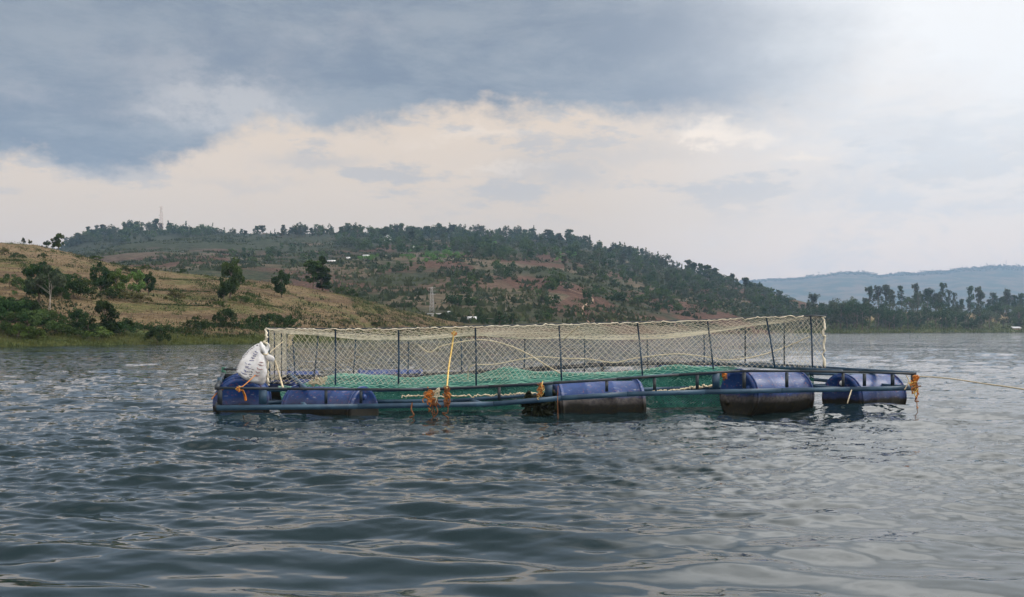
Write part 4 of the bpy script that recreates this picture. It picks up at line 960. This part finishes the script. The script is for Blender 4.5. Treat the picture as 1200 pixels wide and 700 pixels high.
# ------------------------------------------------------------------ blue drums
def drum_meshes():
    R_, L = .305, .97; prof = [(0, R_ * .0), (.0, R_ * .80), (-.018, R_ * .86), (-.018, R_ * .97), (0.0, R_), (.035, R_), (.05, R_ * .965), (.06, R_ * .965), (.30, R_ * .985), (.315, R_ * 1.0), (.335, R_ * 1.0), (.35, R_ * .985)]
    pr = [(x_ - 0, r_) for x_, r_ in prof]; half = [(-L / 2 + x_, r_) for x_, r_ in pr]; full = half + [(-x_, r_) for x_, r_ in half[::-1]]
    a = np.arange(40) / 40 * 2 * math.pi; G = np.array([[(x_, r_ * math.cos(t), r_ * math.sin(t)) for t in a] for x_, r_ in full]); mb = MB(); mb.grid(G, 0, True)
    V = np.concatenate(mb.V); body = raw_mesh('barrel', V, [np.concatenate(mb.P[4])], [M['drum']], None, True)
    rims = []
    for e in (-1, 1):
        mb = MB(); c = [(e * (L / 2 - .02), (R_ + .006) * math.cos(t), (R_ + .006) * math.sin(t)) for t in np.linspace(0, 2 * math.pi, 41)]; mb.tube(c, .013, 6, cap=False)
        rims.append(raw_mesh('rim', np.concatenate(mb.V), [np.concatenate(mb.P[4])], [M['drum']], None, True))
    bungs = []
    for e in (-1, 1):
        for ang in (1.15, 4.3):
            mb = MB(); x0 = e * (L / 2); cyy, czz = .195 * math.cos(ang), .195 * math.sin(ang); mb.tube([(x0 - e * .02, cyy, czz), (x0 + e * .006, cyy, czz), (x0 + e * .022, cyy, czz), (x0 + e * .023, cyy, czz)], [.034, .034, .028, .004], 14)
            bungs.append((e, ang, mb))
    return body, rims, bungs
DB, DRIM, DBUNG = drum_meshes()
bm_ = {}
for e, ang, mb in DBUNG:
    for key, mat in (('blue', M['drum']), ('white', M['white_cap'])):
        polys = [np.concatenate(mb.P[k]) for k in (3, 4) if mb.P[k]]; bm_[(e, ang, key)] = raw_mesh('bung', np.concatenate(mb.V), polys, [mat], None, True)
def drum(c, yaw, label, roll=0, pitch=0, white=False, scale=1.0):
    o = empty('plastic_drum', c); o.rotation_euler = (roll, pitch, math.radians(yaw)); o.scale = (scale,) * 3
    link('barrel', DB, o)
    for r_ in DRIM: link('rim', r_, o)
    for e, ang, mb in DBUNG: link('bung', bm_[(e, ang, 'white' if white and ang < 2 else 'blue')], o)
    return tag(o, label, 'drum', 'blue plastic drums floating the cage')
def dpos(px, D, z): return ((px - 600) / F * D, D, z)
drum(dpos(386, 13.22, .03), -26, 'blue drum with pale scuffed end low in the water, right of the white sack', .4)
drum(dpos(700, 13.62, .06), 9, 'blue drum lying broadside in the middle of the cage front, dark grime below', .2, -.03, False, 1.06)
drum(dpos(899, 14.12, .175), 33, 'scuffed purplish blue drum floating highest of all, muddy belly exposed', 1.5, .03, False, 1.05)
drum(dpos(1013, 14.65, .13), 37, 'blue drum with white screw cap in the right end bay', .45, 0, True)
drum(dpos(285, 13.6, .135), 100, 'end-on blue drum under the white sack in the left end bay', .5)
drum(dpos(283, 15.7, .08), 100, 'blue drum behind the sack along the left side of the frame', .5)
drum(dpos(334, 16.9, .09), 8, 'pale topped blue drum under the back rail near the sack', .3)
drum(dpos(457, 17.2, .10), 8, 'pale topped blue drum under the back rail, seen through the middle of the net', .3)
drum(dpos(806, 18.2, .17), 10, 'dark drum at the back corner seen through the netting', .3)
0 and drum(dpos(962, 15.9, .12), 30, 'dark drum half hidden behind the one with the white cap', .9)

# ------------------------------------------------------------------ sack of feed tied at the corner
def sack():
    D0 = 13.2; o = empty('feed_sack', P(292, 446, D0)); tag(o, 'stuffed white woven sack with faded printing, leaning on the end-on drum', 'sack')
    s = D0 / F
    cl = spline([P(290, 446, D0), P(293, 440, D0), P(297, 429, D0), P(301, 419, D0 + .02), P(305, 412, D0 + .03), P(309, 412, D0 + .03), P(311, 415, D0 + .02)], 7)
    tt = np.linspace(0, 1, len(cl)); rad = lerp1(tt, [(0, 6), (.03, 13), (.12, 17), (.3, 16), (.48, 12.5), (.6, 10.5), (.72, 8.5), (.82, 5.5), (.92, 3.4), (1, 2.4)]) * s
    T = np.gradient(cl, axis=0); T /= np.linalg.norm(T, axis=1)[:, None]; Yv = np.array((0, 1.0, 0)); S = np.cross(np.broadcast_to(Yv, T.shape), T); S /= np.linalg.norm(S, axis=1)[:, None]; B = np.cross(T, S)
    def pt(t, a, off=0):
        i = np.clip(t * (len(cl) - 1), 0, len(cl) - 1); c = np.array([np.interp(i, np.arange(len(cl)), cl[:, j]) for j in range(3)]); S_ = np.array([np.interp(i, np.arange(len(cl)), S[:, j]) for j in range(3)]); B_ = np.array([np.interp(i, np.arange(len(cl)), B[:, j]) for j in range(3)])
        r_ = np.interp(i, np.arange(len(cl)), rad) + off; r_ = r_ * (1 + .09 * math.sin(a * 3 + t * 9) + .06 * abs(math.sin(a * 4 - t * 13)) + .035 * math.sin(a * 11 + t * 31)); return c + S_ * math.cos(a) * r_ + B_ * math.sin(a) * r_ * .72
    A = np.arange(36) / 36 * 2 * math.pi; G = np.array([[pt(t, a) for a in A] for t in np.linspace(0, 1, 40)]); mb = MB(); mb.grid(G, 0, True); mb.build('bag', M['sack'], o, True)
    for pts, rr_ in (([P(311, 415, D0), P(308, 409, D0 - .02), P(306, 403, D0), P(305.5, 400.5, D0)], (2.2, 3.2, 3, 1.2)), ([P(311, 415, D0), P(313, 410, D0 + .03), P(314.5, 405, D0 + .03), P(314, 403, D0)], (2.2, 2.4, 1.7, .8)), ([P(311, 416, D0), P(315, 419, D0), P(319, 421, D0), P(320, 424, D0)], (2.2, 3.6, 3.4, 1.2))):
        mb = MB(); q = spline(pts, 6); mb.tube(q, lerp1(np.linspace(0, 1, len(q)), list(zip(np.linspace(0, 1, 4), rr_))) * s, 9, flat=.7); mb.build('sack_neck', M['sack'], o, True)
    mb = MB(); c = P(311, 415.5, D0); mb.tube([c + np.array((math.cos(a) * 2.8 * s, math.sin(a) * 2.8 * s, .003 * math.sin(a * 2))) for a in np.linspace(0, 12.6, 40)], .008, 5); mb.build('tie', M['rope_cream'], o, True)
    r_ = random.Random(2)   # faded, unreadable rows of print running up the bag
    mb = MB()
    for (a0, t0, t1, wd, cnt, mat) in ((3.55, .18, .70, .16, 15, 'print_black'), (4.45, .16, .62, .22, 9, 'print_blue'), (4.85, .12, .30, .12, 5, 'print_black'), (5.25, .20, .44, .22, 5, 'print_red')):
        dt = (t1 - t0) / cnt
        for i in range(cnt):
            tc_ = t0 + dt * (i + .5)
            for _ in range(3):
                ta, tb = tc_ + r_.uniform(-.36, .0) * dt, tc_ + r_.uniform(0.05, .36) * dt; aa = a0 + r_.uniform(-wd, wd) * .6; ab = aa + r_.choice((0, wd * .8, -wd * .8))
                if r_.random() < .5: ta = tb - .15 * dt; ab = aa + wd
                mb.tube([pt(ta, aa, .004), pt(tb, ab, .004)], .0042, 4, ('print_black', 'print_blue', 'print_red').index(mat))
    mb.build('printing', [M['print_black'], M['print_blue'], M['print_red']], o)
sack()

# ------------------------------------------------------------------ ropes
def rope(name, pts, r, mat, label, cat='rope', per=8, group=None, twist=0.0, seed=0):
    p = spline(pts, per)
    if twist: p = p + np.random.default_rng(seed).normal(0, twist, p.shape)
    mb = MB(); mb.tube(p, r, 6); return tag(mb.build(name, M[mat], None, True, org=None), label, cat, group)
def tangle(name, spots, seed, r, mats, label, n=5, size=.10, drop=.0):
    size, r = size * .5, r * .55
    rr_ = np.random.default_rng(seed); c0 = np.mean(spots, 0); o = empty(name, c0); tag(o, label, 'rope')
    for j in range(n):
        mb = MB(); c = spots[j % len(spots)]; k = 12; p = c + rr_.normal(0, size * .42, (k, 3)) * np.array((1, .5, 1.1)); p[-3:, 2] -= drop * rr_.uniform(.2, 1) * np.array((.4, .75, 1)); mb.tube(spline(p, 6), r * rr_.uniform(.7, 1.3), 5); mb.build('rope_strand', M[mats[j % len(mats)]], o, True)
    return o
tpt = lambda px, py, t: at(px, py, t)
rope('mooring_rope', [P(1073, 441, 13.75), P(1110, 443.5, 13.2), P(1155, 450, 12.4), P(1200, 456.5, 11.6), P(1300, 474, 10.4), P(1500, 500, 9)], .008, 'rope_cream', 'cream mooring rope stretched from the cage corner out to the right', per=10)
tangle('lashing_rope', [P(1072, 444, 13.7), P(1073, 455, 13.7), P(1070, 450, 13.7)], 4, .012, ('rope_orange', 'rope_yellow', 'rope_orange', 'rope_rust'), 'orange rope lashed in a tangle round the right end corner', 9, .11, .25)
rope('lashing_twine', [P(1062, 440, 13.72), P(1065, 447, 13.7), P(1060, 457, 13.7)], .007, 'rope_cream', 'pale cord hanging inside the right end corner')
tangle('tangled_rope', [P(503, 461, 12.78), P(504, 467, 12.78), P(508, 472, 12.78), P(512, 459, 12.78)], 6, .010, ('rope_orange', 'rope_orange', 'rope_rust', 'rope_cream'), 'frayed orange rope hanging in a tangle over the front rail', 11, .13, .22)
tangle('brown_rope', [P(524, 456, 12.8), P(524, 464, 12.8), P(524, 471, 12.8)], 8, .011, ('rope_rust', 'rope_orange', 'rope_rust'), 'brown rope knotted at the foot of the yellow rope', 9, .10, .18)
rope('yellow_rope', [tpt(532, 389, .19), tpt(530, 405, .18), tpt(526, 430, .12), tpt(524, 455, .0) - np.array((0, .05, 0))], .010, 'rope_yellow', 'yellow rope tied upright from the roof net to the front rail')
tangle('rope_knot', [tpt(532, 391, .19)], 12, .008, ('rope_yellow', 'rope_orange'), 'yellow knot at the top of the upright yellow rope', 4, .07)
rope('sagging_rope', [tpt(490, 404, .5), tpt(503, 413, .5), tpt(517, 406, .5), tpt(545, 400, .5), tpt(566, 398.5, .5), tpt(590, 403, .5), tpt(615, 413, .45), tpt(640, 428, .4), tpt(657, 438, .4)], .009, 'rope_cream', 'thick cream rope arching behind the net to the middle post')
rope('loose_rope', [tpt(548, 445, .55), tpt(552, 429, .5), tpt(580, 427, .5), tpt(612, 421, .5), tpt(635, 418.5, .5), tpt(660, 420, .5), tpt(690, 421, .5), tpt(720, 425, .5), tpt(745, 420, .5), tpt(790, 415, .5), tpt(825, 418, .5), tpt(850, 422, .45), tpt(885, 418, .45), tpt(920, 407, .45), tpt(948, 395, .4)], .008, 'rope_cream', 'long wavy cream rope slung through the cage towards the right corner')
rope('slack_rope', [tpt(660, 399, .3), tpt(668, 391, .25), tpt(678, 383, .22)], .009, 'rope_cream', 'short cream rope slanting up to the top rail by the middle post')
rope('corner_rope', [tpt(322, 422, .22), tpt(327, 438, .2), tpt(332, 456, .12)], .012, 'rope_cream', 'thick pale rope slanting from the sack to the front rail')
rope('tie_rope', [tpt(312, 418, .2), tpt(320, 410, .3), tpt(332, 400, .4)], .005, 'rope_cream', 'rope holding the sack neck to the netting')
tangle('rope_bundle', [tpt(340, 395, .3), tpt(340, 402, .3)], 15, .008, ('rope_cream',), 'cream rope bundle hung inside the roof net above the sack', 6, .08, .1)
tangle('rope_pile', [tpt(372, 446, .35), tpt(366, 449, .35), tpt(378, 447, .35)], 16, .010, ('rope_cream',), 'pile of cream rope dropped on the green net near the sack', 8, .12)
rope('sack_twine', [P(299, 440, 13.0), P(287, 451, 12.6), P(279, 456, 12.45)], .006, 'rope_orange', 'thin orange cord from the sack down to the front rail')
tangle('orange_knot', [P(279, 456, 12.42)], 17, .010, ('rope_orange', 'rope_yellow'), 'orange knot on the front rail below the sack', 5, .055)
rope('orange_webbing', [P(284, 457, 12.55), P(287, 464, 12.6), P(288, 470, 12.6)], .014, 'rope_orange', 'orange strip hanging in front of the drum below the sack')
tangle('orange_tie', [tpt(848, 440, .1), tpt(850, 443, .1)], 18, .012, ('rope_orange', 'rope_rust'), 'orange lashing beside the scuffed purplish drum', 5, .07)
tangle('rail_tie', [P(634, 453, 12.95), P(633, 460, 12.95)], 19, .010, ('rope_orange', 'rope_rust', 'rope_yellow'), 'rusty rope tied round the rail at the broadside drum', 7, .10, .10)
tangle('dark_weed', [P(622, 466, 13.2), P(634, 478, 13.2), P(640, 470, 13.2), P(626, 484, 13.2), P(642, 484, 13.2), P(630, 470, 13.25), P(645, 462, 13.3)], 20, .045, ('black',), 'black clump of weed and old net hanging beside the broadside drum', 16, .20, .12)
rope('hanging_twine', [P(654, 452, 12.9), P(653.5, 470, 12.85), P(654, 492, 12.8)], .004, 'rope_rust', 'thin brown cord hanging down the front of the broadside drum')
rope('hanging_twine', [P(998, 457, 13.55), P(995, 466, 13.5), P(993, 473, 13.5)], .008, 'rope_cream', 'short pale cord hanging in front of the white-capped drum')
rope('trailing_twine', [P(483, 472, 12.75), P(482, 480, 12.7), P(485, 487, 12.7), P(480, 489, 12.7)], .009, 'rope_rust', 'brown cord end dipping into the water left of the orange tangle')
rope('loose_twine', [P(262, 456, 12.5), P(253, 462, 12.4), P(248, 468, 12.3)], .009, 'rope_rust', 'short dark cord sticking out from the left corner')

# ------------------------------------------------------------------ air
def haze():
    m, n, out = new_mat('air'); v = n.node('ShaderNodeVolumePrincipled'); v.inputs['Color'].default_value = (.47, .69, 1.0, 1); v.inputs['Density'].default_value = .00019; v.inputs['Anisotropy'].default_value = 0.0
    n.t.links.new(v.outputs[0], out.inputs['Volume']); mb = MB(); mb.box((-5200, -1200, -1.7), (5600, 5600, 322)); o = mb.build('haze', m); tag(o, kind='stuff'); return o
haze()
